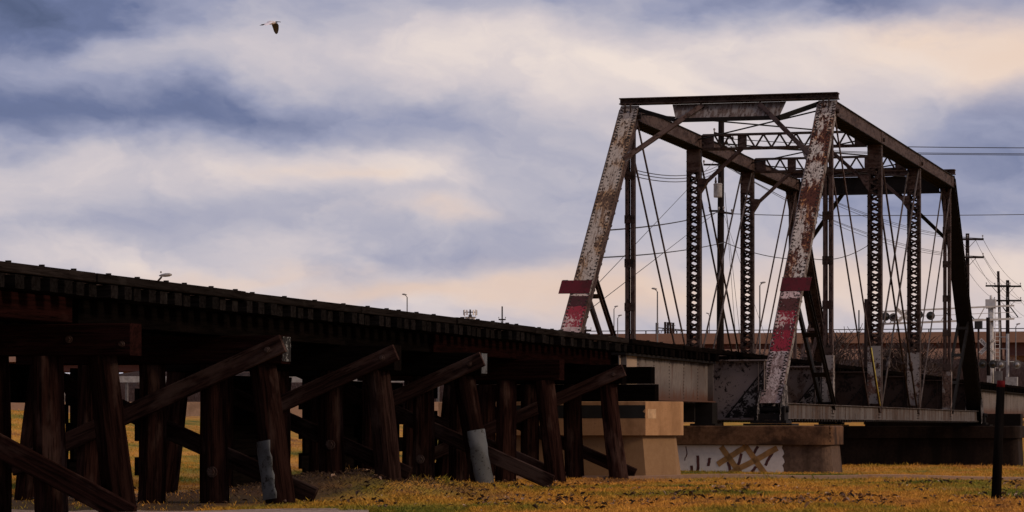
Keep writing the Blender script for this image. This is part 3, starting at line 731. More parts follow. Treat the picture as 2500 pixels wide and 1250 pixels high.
def laced_post(o, t, near):
    zb, zt = Z(ZL + .2), Z(ZU - .19); w, dp = .40, .30
    mat = M['steel']
    ch0 = None
    for s in (-1, 1):
        c = beam('post', (o + s * w / 2, t, zb), (o + s * w / 2, t, zt), .1, dp, mat, truss, up=(0, -1, 0), prof=cprof(dp, .095, .014, s))
        ch0 = ch0 or c
        rivets_on(c, [(o + s * (w / 2 - .045), t - dp / 2 - .001, z) for z in np.arange(zb + .1, zt, .14)], (0, -1, 0), .018, .014)
        rivets_on(c, [(o + s * (w / 2 + .001), t - .1, z) for z in np.arange(zb + .1, zt, .28)], (s, 0, 0), .02, .02)
    z0 = Z(2.25) if near else Z(1.75); z1 = zt - .62
    nb = int((z1 - z0) / .142); dz = (z1 - z0) / nb; k = 1
    for i in range(nb):                                       # near face: bar by bar
        a = Vector((o + k * (w / 2 - .045), t - dp / 2 - .008, z0 + i * dz)); b = Vector((o - k * (w / 2 - .045), t - dp / 2 - .008, z0 + (i + 1) * dz))
        ax = (b - a).normalized() * .03
        beam('lacing_bar', a - ax, b + ax, .062, .012, mat, ch0, up=(0, -1, 0)); k = -k
    lac = MB(); k = -1
    for i in range(nb):
        lac.beam((o + k * (w / 2 - .045), t + dp / 2 + .008, z0 + i * dz), (o - k * (w / 2 - .045), t + dp / 2 + .008, z0 + (i + 1) * dz), .062, .012, (0, 1, 0)); k = -k
    build('lacing', lac, mat, ch0, 'stuff')
    for (za, zc, mt) in ((zb + .05, z0 + .05, M['whitepost'] if near else mat), (z1 - .05, zt, M['steel_brown'])):
        for s in (-1, 1):
            mb = MB(); mb.box((o, t + s * (dp / 2 + .016), (za + zc) / 2), (w - .02, .014, zc - za)); pl = build('tie_plate', mb, mt, ch0)
            if s < 0:
                if mt is M['whitepost']: pl['label'] = 'white painted plate at the foot of the post'
                rivets_on(pl, [(o + q * (w / 2 - .05), t - dp / 2 - .023, z) for q in (-1, 1) for z in np.arange(za + .07, zc - .03, .12)], (0, -1, 0), .017, .014)
    # shoe plate down to the pin
    for s in (-1, 1):
        mb = MB(); mb.box((o + s * .17, t, Z(ZL + .39)), (.02, .42, .42)); build('pin_plate', mb, M['steel'], ch0)
for i in (2, 3):
    laced_post(ON, T[i], True); laced_post(OF, T[i], False)
def hanger(o, t):
    zb, zt = Z(ZL), Z(ZU); par = None
    for s in (-1, 1):
        c = beam('hanger', (o + s * .125, t, zb), (o + s * .125, t, zt), .08, .2, M['steel_brown'], truss, up=(0, -1, 0), prof=cprof(.2, .10, .014, s))
        par = par or c
    for z in np.arange(Z(2.0), zt - .3, 1.16):
        mb = MB(); mb.box((o, t - .107, z), (.28, .014, .22)); pl = build('batten', mb, M['steel'], par)
        rivets_on(pl, [(o + a, t - .114, z + b) for a in (-.1, .1) for b in (-.07, 0, .07)], (0, -1, 0), .015, .012)
    mb = MB(); mb.box((o, t + .02, Z(1.1)), (.30, .25, 1.5))
    gp = build('foot_plate', mb, M['steel_grey'] if o == ON else M['steel'], par)
    rivets_on(gp, [(o + a, t - .106, z) for a in (-.12, .12) for z in np.arange(Z(.4), Z(1.85), .1)], (0, -1, 0), .017, .014)
for i in (1, 4): hanger(ON, T[i]); hanger(OF, T[i])
def diagonal(o, a, za, b, zb_, spread_, w, mat, kind='eyebar', turn=False):
    for s in (-1, 1):
        p0 = Vector((o + s * spread_, T[a], Z(za))); p1 = Vector((o + s * spread_, T[b], Z(zb_)))
        if kind == 'eyebar': e = beam('eyebar', p0, p1, .03, w, mat, truss)
        else: e = tubepart('tie_rod', [p0, p1], w / 2, mat, truss, 6)
        if turn:
            d = (p1 - p0).normalized(); lo = p0 if p0.z < p1.z else p1; d = d if p0.z < p1.z else -d
            c = lo + d * 1.9; mb = MB(); mb.tube([c, c + d * .07, c + d * .14, c + d * .30, c + d * .36, c + d * .42], [.04, .075, .055, .055, .075, .04], 8); build('turnbuckle', mb, mat, e, smooth=True)
    return e
for o in (ON, OF):
    diagonal(o, 1, ZU - .05, 2, ZL, .15, .085, M['steel_brown']); diagonal(o, 4, ZU - .05, 3, ZL, .15, .085, M['steel_brown'] if o == OF else M['rodwhite'])
    diagonal(o, 2, ZU - .1, 3, ZL, .11, .06, M['steel'], 'rod', True); diagonal(o, 3, ZU - .1, 2, ZL, .16, .055, M['rodwhite'], 'rod', True)
# yellow sleeve low on the near diagonal
p0 = Vector((ON + .15, T[1], Z(ZU - .05))); p1 = Vector((ON + .15, T[2], Z(ZL))); d = (p1 - p0)
tubepart('yellow_sleeve', [p0 + d * .77 + Vector((.03, -.02, 0)), p0 + d * .975 + Vector((.03, -.02, 0))], .016, M['yellow'], truss, 8)
# struts from mid end post down to the first panel point
for o, mt in ((ON, M['steel_black']), (OF, M['steel_brown'])):
    for far in (False, True):
        zq = 3.75; q0 = Vector((o, ep_t(zq, far), Z(zq))); q1 = Vector((o, T[4] if far else T[1], Z(ZL + .1))); par = None
        ax = (q1 - q0).normalized(); up = Vector((0, -1, 0)); up = (up - ax * up.dot(ax)).normalized()
        sp_w = .135
        for s in (-1, 1):
            c = beam('sub_strut', q0 + Vector((s * sp_w, 0, 0)), q1 + Vector((s * sp_w, 0, 0)), .08, .2, mt, truss, up=up, prof=cprof(.2, .07, .014, s)); par = par or c
        for u in (.12, .42, .72, .95):
            c = q0.lerp(q1, u); beam('batten', c - ax * .09 + up * .107, c + ax * .09 + up * .107, .33, .014, mt, par, up=up)
# gusset plates and pins at the joints
for o in (ON, OF):
    for i in (0, 5):
        for s in (-1, 1):
            mb = MB(); q = T[i]; d = 1 if i == 0 else -1
            prof = [(q - .35 * d, ZL - .3), (q + .55 * d, ZL - .3), (q + .75 * d, ZL + .2), (q + .62 * d, ZL + .55), (q + .28 * d, ZL + .6), (q - .3 * d, ZL + .1)]
            x0, x1 = o + s * .262, o + s * .278; nn = len(prof)
            mb.add([(x0, a, Z(b)) for a, b in prof] + [(x1, a, Z(b)) for a, b in prof], [tuple(range(nn)), tuple(range(2 * nn - 1, nn - 1, -1))] + [(k, nn + k, nn + (k + 1) % nn, (k + 1) % nn) for k in range(nn)])
            gp = build('shoe_gusset', mb, M['gusset'], truss)
        mb = MB(); mb.box((o, T[i], Z(.22)), (.62, .55, .14)); mb.box((o, T[i], Z(.105)), (.85, .75, .07)); mb.box((o, T[i], Z(.045)), (1.15, .95, .045))
        for s in (-1, 1):
            mb.box((o + s * .34, T[i], Z(.3)), (.05, .5, .36))
        mb.tube([(o - .42, T[i], Z(ZL)), (o + .42, T[i], Z(ZL))], .075, 12)
        build('bearing_shoe', mb, M['steel_black'], truss)
    for i in range(1, 5):
        mb = MB(); mb.tube([(o - .095, T[i], Z(ZL)), (o + .095, T[i], Z(ZL))], .06, 10); build('pin', mb, M['steel'], truss, smooth=False)
        mb = MB(); mb.tube([(o - .29, T[i], Z(ZU - .05)), (o + .29, T[i], Z(ZU - .05))], .06, 10); build('pin', mb, M['steel'], truss)
# near portal, in the sloping plane of the end posts
def portal(far):
    T1 = T[4] if far else T[1]; sg = 1 if far else -1
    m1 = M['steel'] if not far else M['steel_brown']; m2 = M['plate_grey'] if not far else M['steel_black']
    tp = beam('portal_strut', (OF - .27, T1, Z(8.60)), (ON + .27, T1, Z(8.60)), .36, .17, m1, truss, prof=iprof(.17, .36, .03, .12))
    rivets_on(tp, [(x, T1 + sg * .185, Z(8.61)) for x in np.arange(OF - .2, ON + .25, .13)], (0, sg, 0), .014, .01)
    def P(x, z, off=.20): return Vector((x, ep_t(z, far) + sg * off, Z(z)))
    if not far:
        a0, a1, b0, b1 = OF + 1.12, ON - 1.12, OF + 1.30, ON - 1.22
        zt, zb = 8.50, 8.08
        mb = MB(); qs = [P(b0, zb), P(b1, zb), P(a1, zt), P(a0, zt)]; nr = Vector((0, .012, -.005))
        mb.add([*qs, *[q + nr for q in qs]], [(0, 1, 2, 3), (7, 6, 5, 4), (0, 4, 5, 1), (1, 5, 6, 2), (2, 6, 7, 3), (3, 7, 4, 0)])
        pp = build('portal_plate', mb, m2, truss); pp['label'] = 'pale streaked web plate of the portal'
        beam('lower_flange', P(b0, zb - .05), P(b1, zb - .05), .12, .10, M['steel_black'], pp)
        beam('inclined_strut', P(OF + .25, 8.37), P(b0, zb - .05), .12, .10, M['steel_black'], truss); beam('inclined_strut', P(b1, zb - .05), P(ON - .2, 8.42), .12, .13, M['steel_black'], truss)
        kx, kz = 1.95, 6.93
        for (x0, x1) in ((OF + kx, OF + .2), (ON - kx + .15, ON - .2)):
            kb = beam('knee_brace', P(x0, 8.44, .26), P(x1, kz, .26), .12, .11, M['steel_brown'], truss, up=(0, -1, 0))
            g = MB(); c = P(x1, kz, .262); s = 1 if x1 < OC else -1
            qs = [P(x1 - s * .02, kz - .32, .262), P(x1 + s * .16, kz - .02, .262), P(x1 + s * .30, kz + .26, .262), P(x1 - s * .02, kz + .3, .262)]
            g.add([*qs, *[q + Vector((0, .014, 0)) for q in qs]], [(0, 1, 2, 3), (7, 6, 5, 4), (0, 4, 5, 1), (1, 5, 6, 2), (2, 6, 7, 3), (3, 7, 4, 0)])
            gp = build('gusset', g, M['steel_grey'], kb)
            rivets_on(gp, [P(x1 + s * random.uniform(.0, .15), kz + random.uniform(-.12, .2), .268) for _ in range(14)], (0, -1, 0), .016, .012)
        # lifting lugs over the post heads
        for o in (ON, OF):
            mb = MB()
            for q in (-.09, .06): mb.box((o + q, T1 - .26, Z(8.40)), (.035, .06, .26))
            build('lug', mb, M['steel'], truss)
    else:
        mb = MB(); mb.box((OC, T1 + .1, Z(8.22)), (ON - OF - .55, .03, .56)); build('portal_plate', mb, M['steel_black'], truss)
        beam('lower_flange', (OF + .25, T1 + .1, Z(7.93)), (ON - .25, T1 + .1, Z(7.93)), .25, .05, M['steel_black'], truss)
        for (x0, x1) in ((OF + 1.75, OF + .22), (ON - 1.75, ON - .22)):
            beam('knee_brace', Vector((x0, T1 + .1, Z(8.0))), P(x1, 6.4, 0), .12, .14, M['steel_black'], truss, up=(0, -1, 0))
portal(False); portal(True)
# sway frames at the two interior panel points
for i in (2, 3):
    t = T[i]; x0, x1 = OF + .25, ON - .25; par = None
    for zz, hh in ((8.46, .07), (8.05, .08)):
        c = beam('sway_strut', (x0, t, Z(zz)), (x1, t, Z(zz)), .16, hh, M['steel'], truss, prof=((-.08, -hh / 2), (.08, -hh / 2), (.08, -hh / 2 + .016), (.01, -hh / 2 + .016), (.01, hh / 2), (-.01, hh / 2), (-.01, -hh / 2 + .016), (-.08, -hh / 2 + .016)) if zz > 8.2 else None); par = par or c
    plates = [(x0 + .16, .36), (OF + 1.42, .27), (ON - 1.42, .27), (x1 - .16, .36)]
    for (xc, wd) in plates:
        mb = MB(); mb.box((xc, t - .016, Z(8.255)), (wd, .014, .44)); build('gusset', mb, M['steel_brown'], par)
    bays = [(x0 + .36, OF + 1.27), (OF + 1.57, ON - 1.57), (ON - 1.27, x1 - .36)]
    for (xa, xb) in bays:
        nb = max(2, int(round((xb - xa) / .24))); k = 1; st = (xb - xa) / nb
        for j in range(nb):
            beam('lacing_bar', (xa + j * st, t - .03, Z(8.255 + k * .19)), (xa + (j + 1) * st, t - .03, Z(8.255 - k * .19)), .012, .055, M['steel'], par); k = -k
    for (xa, xb) in ((OF + 1.42, OF + .2), (ON - 1.42, ON - .2)):
        kb = beam('knee_brace', (xa, t, Z(8.05)), (xb, t - .02, Z(6.95)), .10, .10, M['steel_brown'], truss, up=(0, -1, 0))
        s = 1 if xb < OC else -1; g = MB(); qs = [Vector((xb - s * .05, t - .17, Z(6.7))), Vector((xb + s * .12, t - .17, Z(6.95))), Vector((xb + s * .25, t - .17, Z(7.18))), Vector((xb - s * .05, t - .17, Z(7.2)))]
        g.add([*qs, *[q + Vector((0, .3, 0)) for q in qs]], [(0, 1, 2, 3), (7, 6, 5, 4), (0, 4, 5, 1), (1, 5, 6, 2), (2, 6, 7, 3), (3, 7, 4, 0)]); build('gusset', g, M['steel_brown'], kb)
# top lateral rods
for i in (1, 2, 3):
    for (oa, ob) in ((OF, ON), (ON, OF)):
        tubepart('lateral_rod', [(oa, T[i] + .1, Z(8.30)), (ob, T[i + 1] - .1, Z(8.30 + (.03 if oa == OF else 0)))], .022, M['steel_black'], truss, 6)
# floor beams, stringers, deck
for i in range(6):
    t = T[i] + (.22 if i == 0 else -.2 if i == 5 else 0)
    zt, zb = (1.575, .16); mat = M['floorbeam'] if i < 2 else M['floorbrown']
    fb = beam('floor_beam', (OF + .15, t, Z((zt + zb) / 2)), (ON - .15, t, Z((zt + zb) / 2)), .30, zt - zb, mat, truss, prof=iprof(zt - zb, .30, .035, .02))
    for s in (-1, 1):
        xe = (ON - .17) if s > 0 else (OF + .17)
        g = MB(); qs = [(xe, zb + .05), (xe, zt - .2), (xe - s * .95, zb + .05)]
        nn = 3; g.add([(x, t - .03, Z(z)) for x, z in qs] + [(x, t - .012, Z(z)) for x, z in qs], [(0, 1, 2) if s < 0 else (2, 1, 0), (3, 5, 4) if s < 0 else (4, 5, 3), (0, 3, 4, 1), (1, 4, 5, 2), (2, 5, 3, 0)])
        gp = build('gusset', g, M['gusset'] if i < 2 else M['floorbrown'], fb)
        g2 = MB(); g2.beam((xe, t - .034, Z(zt - .2)), (xe - s * .95, t - .034, Z(zb + .05)), .018, .035); build('edge_angle', g2, M['steel_black'], gp)
        pts = [(xe - s * u * .95, t - .032, Z(zb + .06 + (zt - .26 - zb) * (1 - u))) for u in np.linspace(.03, .97, 15)]
        pts += [(xe - s * .06, t - .032, Z(z)) for z in np.arange(zb + .1, zt - .25, .085)]
        pts += [(xe - s * random.uniform(.08, .8), t - .032, Z(zb + .1 + random.random() * .35)) for _ in range(10)]
        rivets_on(gp, pts, (0, -1, 0), .022, .018)
        for dx in (.02, .16):
            mb = MB(); mb.box((xe - s * dx, t - .055, Z((zt + zb) / 2)), (.016, .075, zt - zb - .08)); build('stiffener', mb, mat, fb)
        rivets_on(fb, [(xe - s * .09, t - .013, Z(z)) for z in np.arange(zt - .2, zt - .06, .05)] + [(x, t - .013, Z(zt - .09)) for x in np.arange(xe - 1.2 if s > 0 else xe, xe if s > 0 else xe + 1.2, .1)], (0, -1, 0), .018, .014)
for i in range(5):
    for s in (-1, 1):
        beam('floor_stringer', (OC + s * .95, T[i] + .25, Z(1.1)), (OC + s * .95, T[i + 1] - .25, Z(1.1)), .26, .82, M['floorbrown'], truss, prof=iprof(.82, .26, .03, .02))
    for (oa, ob) in ((OF, ON), (ON, OF)):
        beam('lateral_bar', (oa, T[i], Z(.17 + (.03 if oa == OF else 0))), (ob, T[i + 1], Z(.17 + (.03 if oa == OF else 0))), .10, .02, M['steel_black'], truss)
deck(truss, 71.05, 112.8, M['creosote'], M['creosote'], skip=[T[i] + (.22 if i == 0 else -.2 if i == 5 else 0) for i in range(6)])

# ------------------------------------------------------------------ concrete piers
def nose_prof(t0, t1, hw, cut, grow=0.0):
    a, b = OC - hw - grow, OC + hw + grow
    return [(a + cut, t0 - grow), (b - cut, t0 - grow), (b, t0 + cut * 1.35 - grow), (b, t1 - cut + grow), (b - cut, t1 + grow), (a + cut, t1 + grow), (a, t1 - cut + grow), (a, t0 + cut * 1.35 - grow)]
pier = thing('concrete_pier', 'tan painted concrete pier with black patch behind the last trestle piles', 'pier', (OC, 61.6, 0))
mb = MB(); mb.prism(nose_prof(60.5, 62.1, 2.57, .56), Z(-.18), Z(.495)); mb.prism(nose_prof(60.5, 62.1, 2.57, .56), Z(.495), Z(.506), 0, nose_prof(60.5, 62.1, 2.57, .56, -.012)); build('cap', mb, M['tan'], pier)
mb = MB(); mb.prism(nose_prof(60.62, 62.0, 2.42, .50, .13), -.3, Z(-.182), 0, nose_prof(60.62, 62.0, 2.42, .50)); build('shaft', mb, M['tan_shaft'], pier)
mb = MB(); y = 60.496
edge = [on_t(1572 + random.uniform(-6, 5), py, y) for py in np.linspace(989, 1021, 9)]
a = on_t(1255, 989, y); b = on_t(1255, 1021, y)
vs = [(a.x, y, edge[0].z), (b.x, y, edge[-1].z)] + [(e.x, y, e.z) for e in reversed(edge)]
mb.add(vs, [tuple(range(len(vs)))]); build('overpaint_patch', mb, M['blackpaint'], pier)
mb = MB(); A = Vector((OC + 2.01, 60.5, 0)); B = Vector((OC + 2.57, 61.256, 0)); nr = Vector((.756, -.56, 0)).normalized() * .004
q0 = A.lerp(B, .06) + nr; q1 = A.lerp(B, .30) + nr
mb.add([(q0.x, q0.y, Z(.16)), (q1.x, q1.y, Z(.16)), (q1.x, q1.y, Z(.35)), (q0.x, q0.y, Z(.35))], [(0, 1, 2, 3)]); build('paint_patch', mb, M['tan_light'], pier)
for z0, xr in ((.51, 2.10), (.865, 2.02)):      # the two bearing timbers that carry the trestle end
    tag(beam('bearing_timber', (OC - 2.0, 61.15, Z(z0 + .175)), (OC + xr, 61.15, Z(z0 + .175)), .36, .345, M['creosote'], None, ch=.012),
        'black bearing timber lying on the tan pier cap, lower of two' if z0 < .6 else 'black bearing timber stacked upper of two under the stringer ends', 'timber', 'bearing timbers on the tan pier')

def round_prof(t0, t1, hw, r, n=6, grow=0.0):
    a, b = OC - hw - grow, OC + hw + grow; t0 -= grow; t1 += grow; P = []
    for (cx, cy, st) in ((b - r, t0 + r, -90), (b - r, t1 - r, 0), (a + r, t1 - r, 90), (a + r, t0 + r, 180)):
        for k in range(n + 1):
            an = R(st + 90 * k / n); P.append((cx + r * math.cos(an), cy + r * math.sin(an)))
    return P
def old_pier(root, t0, t1, hw, zt, zc, base, m1, m2):
    mb = MB(); mb.prism(round_prof(t0, t1, hw, .32), Z(zc), Z(zt - .03)); mb.prism(round_prof(t0, t1, hw, .32), Z(zt - .03), Z(zt), 0, round_prof(t0, t1, hw, .3, grow=-.03)); build('cap', mb, m1, root)
    mb = MB(); mb.prism(round_prof(t0 + .14, t1 - .14, hw - .08, .25, grow=.10), base, Z(zc) - .002, 0, round_prof(t0 + .14, t1 - .14, hw - .08, .25)); return build('shaft', mb, m2, root)
P1 = thing('concrete_pier', 'brown stained concrete pier with whitewashed panel and graffiti under the truss', 'pier', (OC, 71, 0))
old_pier(P1, 69.9, 71.9, 4.27, .02, -.42, -.4, M['stonecap'], M['stonepier'])
# spalled concrete at the cap corner
mb = MB(); rr = random.Random(4)
for _ in range(70):
    c = Vector((OC + 4.2 + rr.uniform(-.12, .02), 70.06 + rr.uniform(-.06, .3), Z(rr.uniform(-.36, -.01)))); r_ = rr.uniform(.015, .045)
    mb.tube([c - Vector((0, 0, r_)), c, c + Vector((r_ * .3, 0, r_))], [r_ * .5, r_, r_ * .4], 6)
build('spalled_aggregate', mb, M['stonecap'], P1, 'stuff')
def slope_y(z):      # y of the battered front face of the pier shaft, z above eye
    return 70.04 - .10 * (-.42 - z) / (EYE + .4 - .42) - .004
def on_face(px, py, off=0.0):
    p = on_t(px, py, 70.0); z = p.z - EYE; q = on_t(px, py, slope_y(z) - off); return q
mb = MB(); edge = [on_face(1913 + random.uniform(-5, 3), py, .004) for py in np.linspace(1087, 1164, 12)]
a = on_face(1560, 1087, .004); b = on_face(1560, 1164, .004)
vs = [tuple(a), tuple(b)] + [tuple(e) for e in reversed(edge)]
mb.add(vs, [tuple(range(len(vs)))]); build('whitewashed_panel', mb, M['whitepaint'], P1)
def strokes(lst, w, mat, name, off):
    for (x0, y0, x1, y1) in lst:
        mb = MB(); d = Vector((x1 - x0, y1 - y0, 0)); nn = Vector((-d.y, d.x, 0)).normalized() * w / 2; k = 7; L = []; Rr = []
        for i in range(k + 1):
            u = i / k; wob = random.uniform(-.6, .6); cx, cy = x0 + d.x * u, y0 + d.y * u
            L.append(on_face(cx + nn.x + wob, cy + nn.y + wob, off)); Rr.append(on_face(cx - nn.x + wob, cy - nn.y + wob, off))
        vs = [tuple(p) for p in L + Rr]; mb.add(vs, [(i, i + 1, k + 2 + i, k + 1 + i) for i in range(k)])
        build(name, mb, mat, P1)
strokes([(1688, 1137, 1690, 1161), (1703, 1112, 1705, 1145), (1705, 1140, 1701, 1160), (1733, 1117, 1729, 1138), (1778, 1127, 1783, 1152), (1810, 1107, 1802, 1137), (1851, 1090, 1838, 1110), (1846, 1139, 1829, 1161), (1886, 1104, 1868, 1136)], 7, M['graf_maroon'], 'graffiti_stroke', .008)
strokes([(1675, 1090, 1677, 1110), (1677, 1108, 1671, 1124)], 2.5, M['graf_maroon'], 'graffiti_stroke', .008)
strokes([(1760, 1090, 1812, 1163), (1752, 1134, 1822, 1090), (1768, 1163, 1898, 1094), (1820, 1089, 1872, 1163)], 14, M['graf_ochre'], 'graffiti_stroke', .012)
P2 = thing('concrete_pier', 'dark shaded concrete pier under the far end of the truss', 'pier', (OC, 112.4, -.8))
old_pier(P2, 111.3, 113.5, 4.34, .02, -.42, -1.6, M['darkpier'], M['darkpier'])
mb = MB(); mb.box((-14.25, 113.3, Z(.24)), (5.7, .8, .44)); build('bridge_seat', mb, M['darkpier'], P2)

# ------------------------------------------------------------------ wooden post, front right
pt = thing('wooden_post', 'black wooden post with red painted top leaning in the grass at right', 'post', at(2431, 1228, 42.0))
b0 = at(2429, 1240, 42.0); b0.z -= .25; b1 = at(2444, 929, 42.0)
tubepart('post_shaft', [b0, b0.lerp(b1, .5), b0.lerp(b1, .955)], [.072, .064, .056], M['blackpost'], pt, 16)
tubepart('red_band', [b0.lerp(b1, .9552), b1], [.0555, .0545], M['redpaint'], pt, 16)

# ------------------------------------------------------------------ overpasses
def long_prism(root, name, pa, pb, y0, y1, d0, d1, mat):
    """pa, pb ground points (X, Y) in the camera frame; a slab with height y0..y1 (above the eye), offset d0..d1 back"""
    mb = MB(); A = cw(*pa, 0); B = cw(*pb, 0); ax = (B - A).normalized(); nr = Vector((-ax.y, ax.x, 0)); nr = nr if nr.dot(cw(0, 1, 0)) > 0 else -nr
    vs = [P + nr * d + Vector((0, 0, Z(z))) for z in (y0, y1) for P in (A, B) for d in (d0, d1)]
    mb.add(vs, [(0, 1, 3, 2), (4, 6, 7, 5), (0, 2, 6, 4), (1, 5, 7, 3), (0, 4, 5, 1), (2, 3, 7, 6)])
    return build(name, mb, mat, root)
ovA, ovB = (-150, 330), (90, 282)
ov = thing('highway_overpass', 'long tan concrete highway overpass on red brown girders beyond the truss', 'overpass', cw(20, 296, 0))
for k in range(41):
    u0, u1 = k / 41 + .00005, (k + 1) / 41 - .00005
    long_prism(ov, 'parapet_panel', tuple(a + (b - a) * u0 for a, b in zip(ovA, ovB)), tuple(a + (b - a) * u1 for a, b in zip(ovA, ovB)), 8.25, 8.98, 0, .4, M['ochrefascia'])
long_prism(ov, 'lower_flange', ovA, ovB, 6.70, 6.80, .6, 1.8, M['redbeam'])
long_prism(ov, 'deck', ovA, ovB, 7.95, 8.247, .0, 12, M['ochrefascia'])
long_prism(ov, 'girder', ovA, ovB, 6.75, 7.947, .9, 1.5, M['redbeam']); long_prism(ov, 'girder', ovA, ovB, 6.75, 7.947, 5.5, 6.2, M['redbeam']); long_prism(ov, 'girder', ovA, ovB, 6.75, 7.947, 10, 10.7, M['redbeam'])
long_prism(ov, 'top_rail', ovA, ovB, 9.22, 9.30, .15, .25, M['steel'])
A = cw(*ovA, 0); B = cw(*ovB, 0)
mb = MB()
for k in range(82):
    p = A.lerp(B, k / 81); mb.box((p.x, p.y, Z(9.1)), (.10, .10, .24))
build('rail_posts', mb, M['steel'], ov, 'stuff')
for k in range(9):
    p = A.lerp(B, (k + .4) / 9) + cw(1.4, 6, 0); mb = MB()
    mb.tube([(p.x, p.y, -2), (p.x, p.y, Z(6.0))], .7, 12); mb.beam((p.x - .3, p.y - 5, Z(6.4)), (p.x + .3, p.y + 5, Z(6.4)), 1.3, .7); build('pier_column', mb, M['paleramp'], ov)
rp = thing('exit_ramp_bridge', 'lower pale concrete ramp bridge seen below the highway overpass', 'ramp bridge', cw(10, 262, 0))
rA, rB = (-90, 280), (42, 262)
long_prism(rp, 'parapet', rA, rB, 6.05, 6.65, 0, .35, M['paleramp']); long_prism(rp, 'girder', rA, rB, 4.9, 6.0, .8, 1.4, M['redbeam']); long_prism(rp, 'deck', rA, rB, 5.75, 6.047, 0, 8, M['paleramp'])
long_prism(rp, 'girder', rA, rB, 4.9, 5.74, 6, 6.6, M['redbeam'])
A = cw(*rA, 0); B = cw(*rB, 0)
for k in range(6):
    p = A.lerp(B, (k + .5) / 6) + cw(.6, 4, 0); mb = MB(); mb.tube([(p.x, p.y, -2), (p.x, p.y, Z(4.9))], .6, 12); build('pier_column', mb, M['paleramp'], rp)

# bank of rubble and scrub behind the rail line, low walls on the left
def wall(name, label, cat, px0, py0, px1, py1, Y, depth, mat, hz=None):
    p = at(px0, py0, Y); q = at(px1, py0, Y); r = at(px0, py1, Y); mb = MB(); dv = cw(0, depth, 0)
    zb = hz if hz is not None else r.z
    vs = [Vector((P.x, P.y, z)) + d for z in (zb, p.z) for P in (p, q) for d in (Vector((0, 0, 0)), dv)]
    mb.add(vs, [(0, 1, 3, 2), (4, 6, 7, 5), (0, 2, 6, 4), (1, 5, 7, 3), (0, 4, 5, 1), (2, 3, 7, 6)])
    return tag(build(name, mb, mat), label, cat)
wall('low_wall', 'low tan concrete wall along the top of the grass slope behind the trestle', 'wall', -700, 981, 1500, 1000, 133, .4, M['curb'], 1.0)
gr = thing('guard_rail', 'pale steel guard rail above the low wall behind the trestle', 'guard rail', at(400, 960, 150))
p0, p1 = at(-500, 926, 150), at(1400, 926, 150)
beam('rail_beam', p0, p1, .06, .30, M['lampgrey'], gr)
for k in range(20):
    p = p0.lerp(p1, (k + .5) / 20); mb = MB(); mb.box((p.x, p.y + .1, (p.z + .1 + hgt(p.x, p.y)) / 2), (.12, .12, p.z + .1 - hgt(p.x, p.y))); build('post', mb, M['galvpole'], gr)
fn = thing('paling_fence', 'pale paling fence at the far left behind the trestle', 'fence', at(20, 990, 142))
for k in range(34):
    p = at(-130 + k * 9.2, 927, 142); mb = MB(); z0 = hgt(p.x, p.y); mb.box((p.x, p.y, (p.z + z0) / 2), (.10, .03, p.z - z0)); build('pale', mb, M['fencepale'], fn)
for py in (938, 965): beam('fence_rail', at(-140, py, 142.05), at(178, py, 142.05), .04, .08, M['fencepale'], fn)

# ------------------------------------------------------------------ trees and scrub
def tree_mesh(mb, base, h, seed, spread_=.5, levels=5, r0=.16, lean=0.0, kids=(2, 4)):
    rr = random.Random(seed)
    def grow(p, d, L, r, lv):
        n_ = 3; pts = [p]; q = p.copy(); dd = d.copy()
        for i in range(n_):
            dd = (dd + Vector((rr.uniform(-1, 1), rr.uniform(-1, 1), rr.uniform(-.35, .75))) * .20).normalized(); q = q + dd * L / n_; pts.append(q.copy())
        mb.tube(pts, [max(.011, r * (1 - .42 * i / n_)) for i in range(n_ + 1)], 5 if lv < 2 else 3, caps=False)
        if lv >= levels: return
        for _ in range(rr.randint(*kids)):
            u = rr.uniform(.35, 1.0); k = min(int(u * n_), n_ - 1); s = pts[k].lerp(pts[k + 1], u * n_ - k)
            nd = (dd + Vector((rr.gauss(0, spread_), rr.gauss(0, spread_), rr.uniform(-.15, .45)))).normalized()
            grow(s, nd, L * rr.uniform(.6, .88), r * rr.uniform(.42, .6), lv + 1)
    grow(Vector(base), Vector((lean, 0, 1)).normalized(), h * .30, r0, 0)
def bare_tree(px, ytop, Y, seed, label, spread_=.55, levels=5, kids=(2, 4), k=1.0, lean=0.0):
    p = at(px, ytop, Y); g = hgt(p.x, p.y); h = p.z - g
    t = thing('bare_tree', label, 'tree', (p.x, p.y, g), 'bare trees beyond the bridge')
    mb = MB(); tree_mesh(mb, (p.x, p.y, g - .2), h * k, seed, spread_, levels, .045 * h ** .8, lean, kids)
    zs = max(v[2] for v in mb.v); sc = h / max(zs - g, .1)
    mb.v = [(p.x + (v[0] - p.x) * sc, p.y + (v[1] - p.y) * sc, g + (v[2] - g) * sc) for v in mb.v]
    tr = MB(); ntr = 3 * 5; tr.v = mb.v[:20]; tr.f = mb.f[:15]; tr.m = [0] * 15
    cr = MB(); cr.v = list(mb.v); cr.f = mb.f[15:]; cr.m = [0] * len(cr.f)
    build('trunk', tr, M['bark'], t, smooth=True); build('crown', cr, M['bark'], t)
bare_tree(2068, 788, 158, 3, 'bare branching tree left of the near truss posts, in front of the overpass', .75, 5, (3, 5))
bare_tree(2018, 842, 163, 5, 'small bare tree half hidden behind the near end post', .75, 5, (3, 4))
bare_tree(2190, 806, 160, 8, 'bare tree below the crossing gantry between the two near posts', .75, 5, (3, 5))
bare_tree(2262, 818, 172, 12, 'bare tree behind the right near lattice post', .7, 5, (3, 4))
bare_tree(430, 902, 165, 14, 'bare tree behind the trestle above the low wall', .7, 5, (3, 4))
bare_tree(1872, 846, 166, 21, 'bare shrub in front of the overpass left of the near end post', .75, 5, (3, 4))
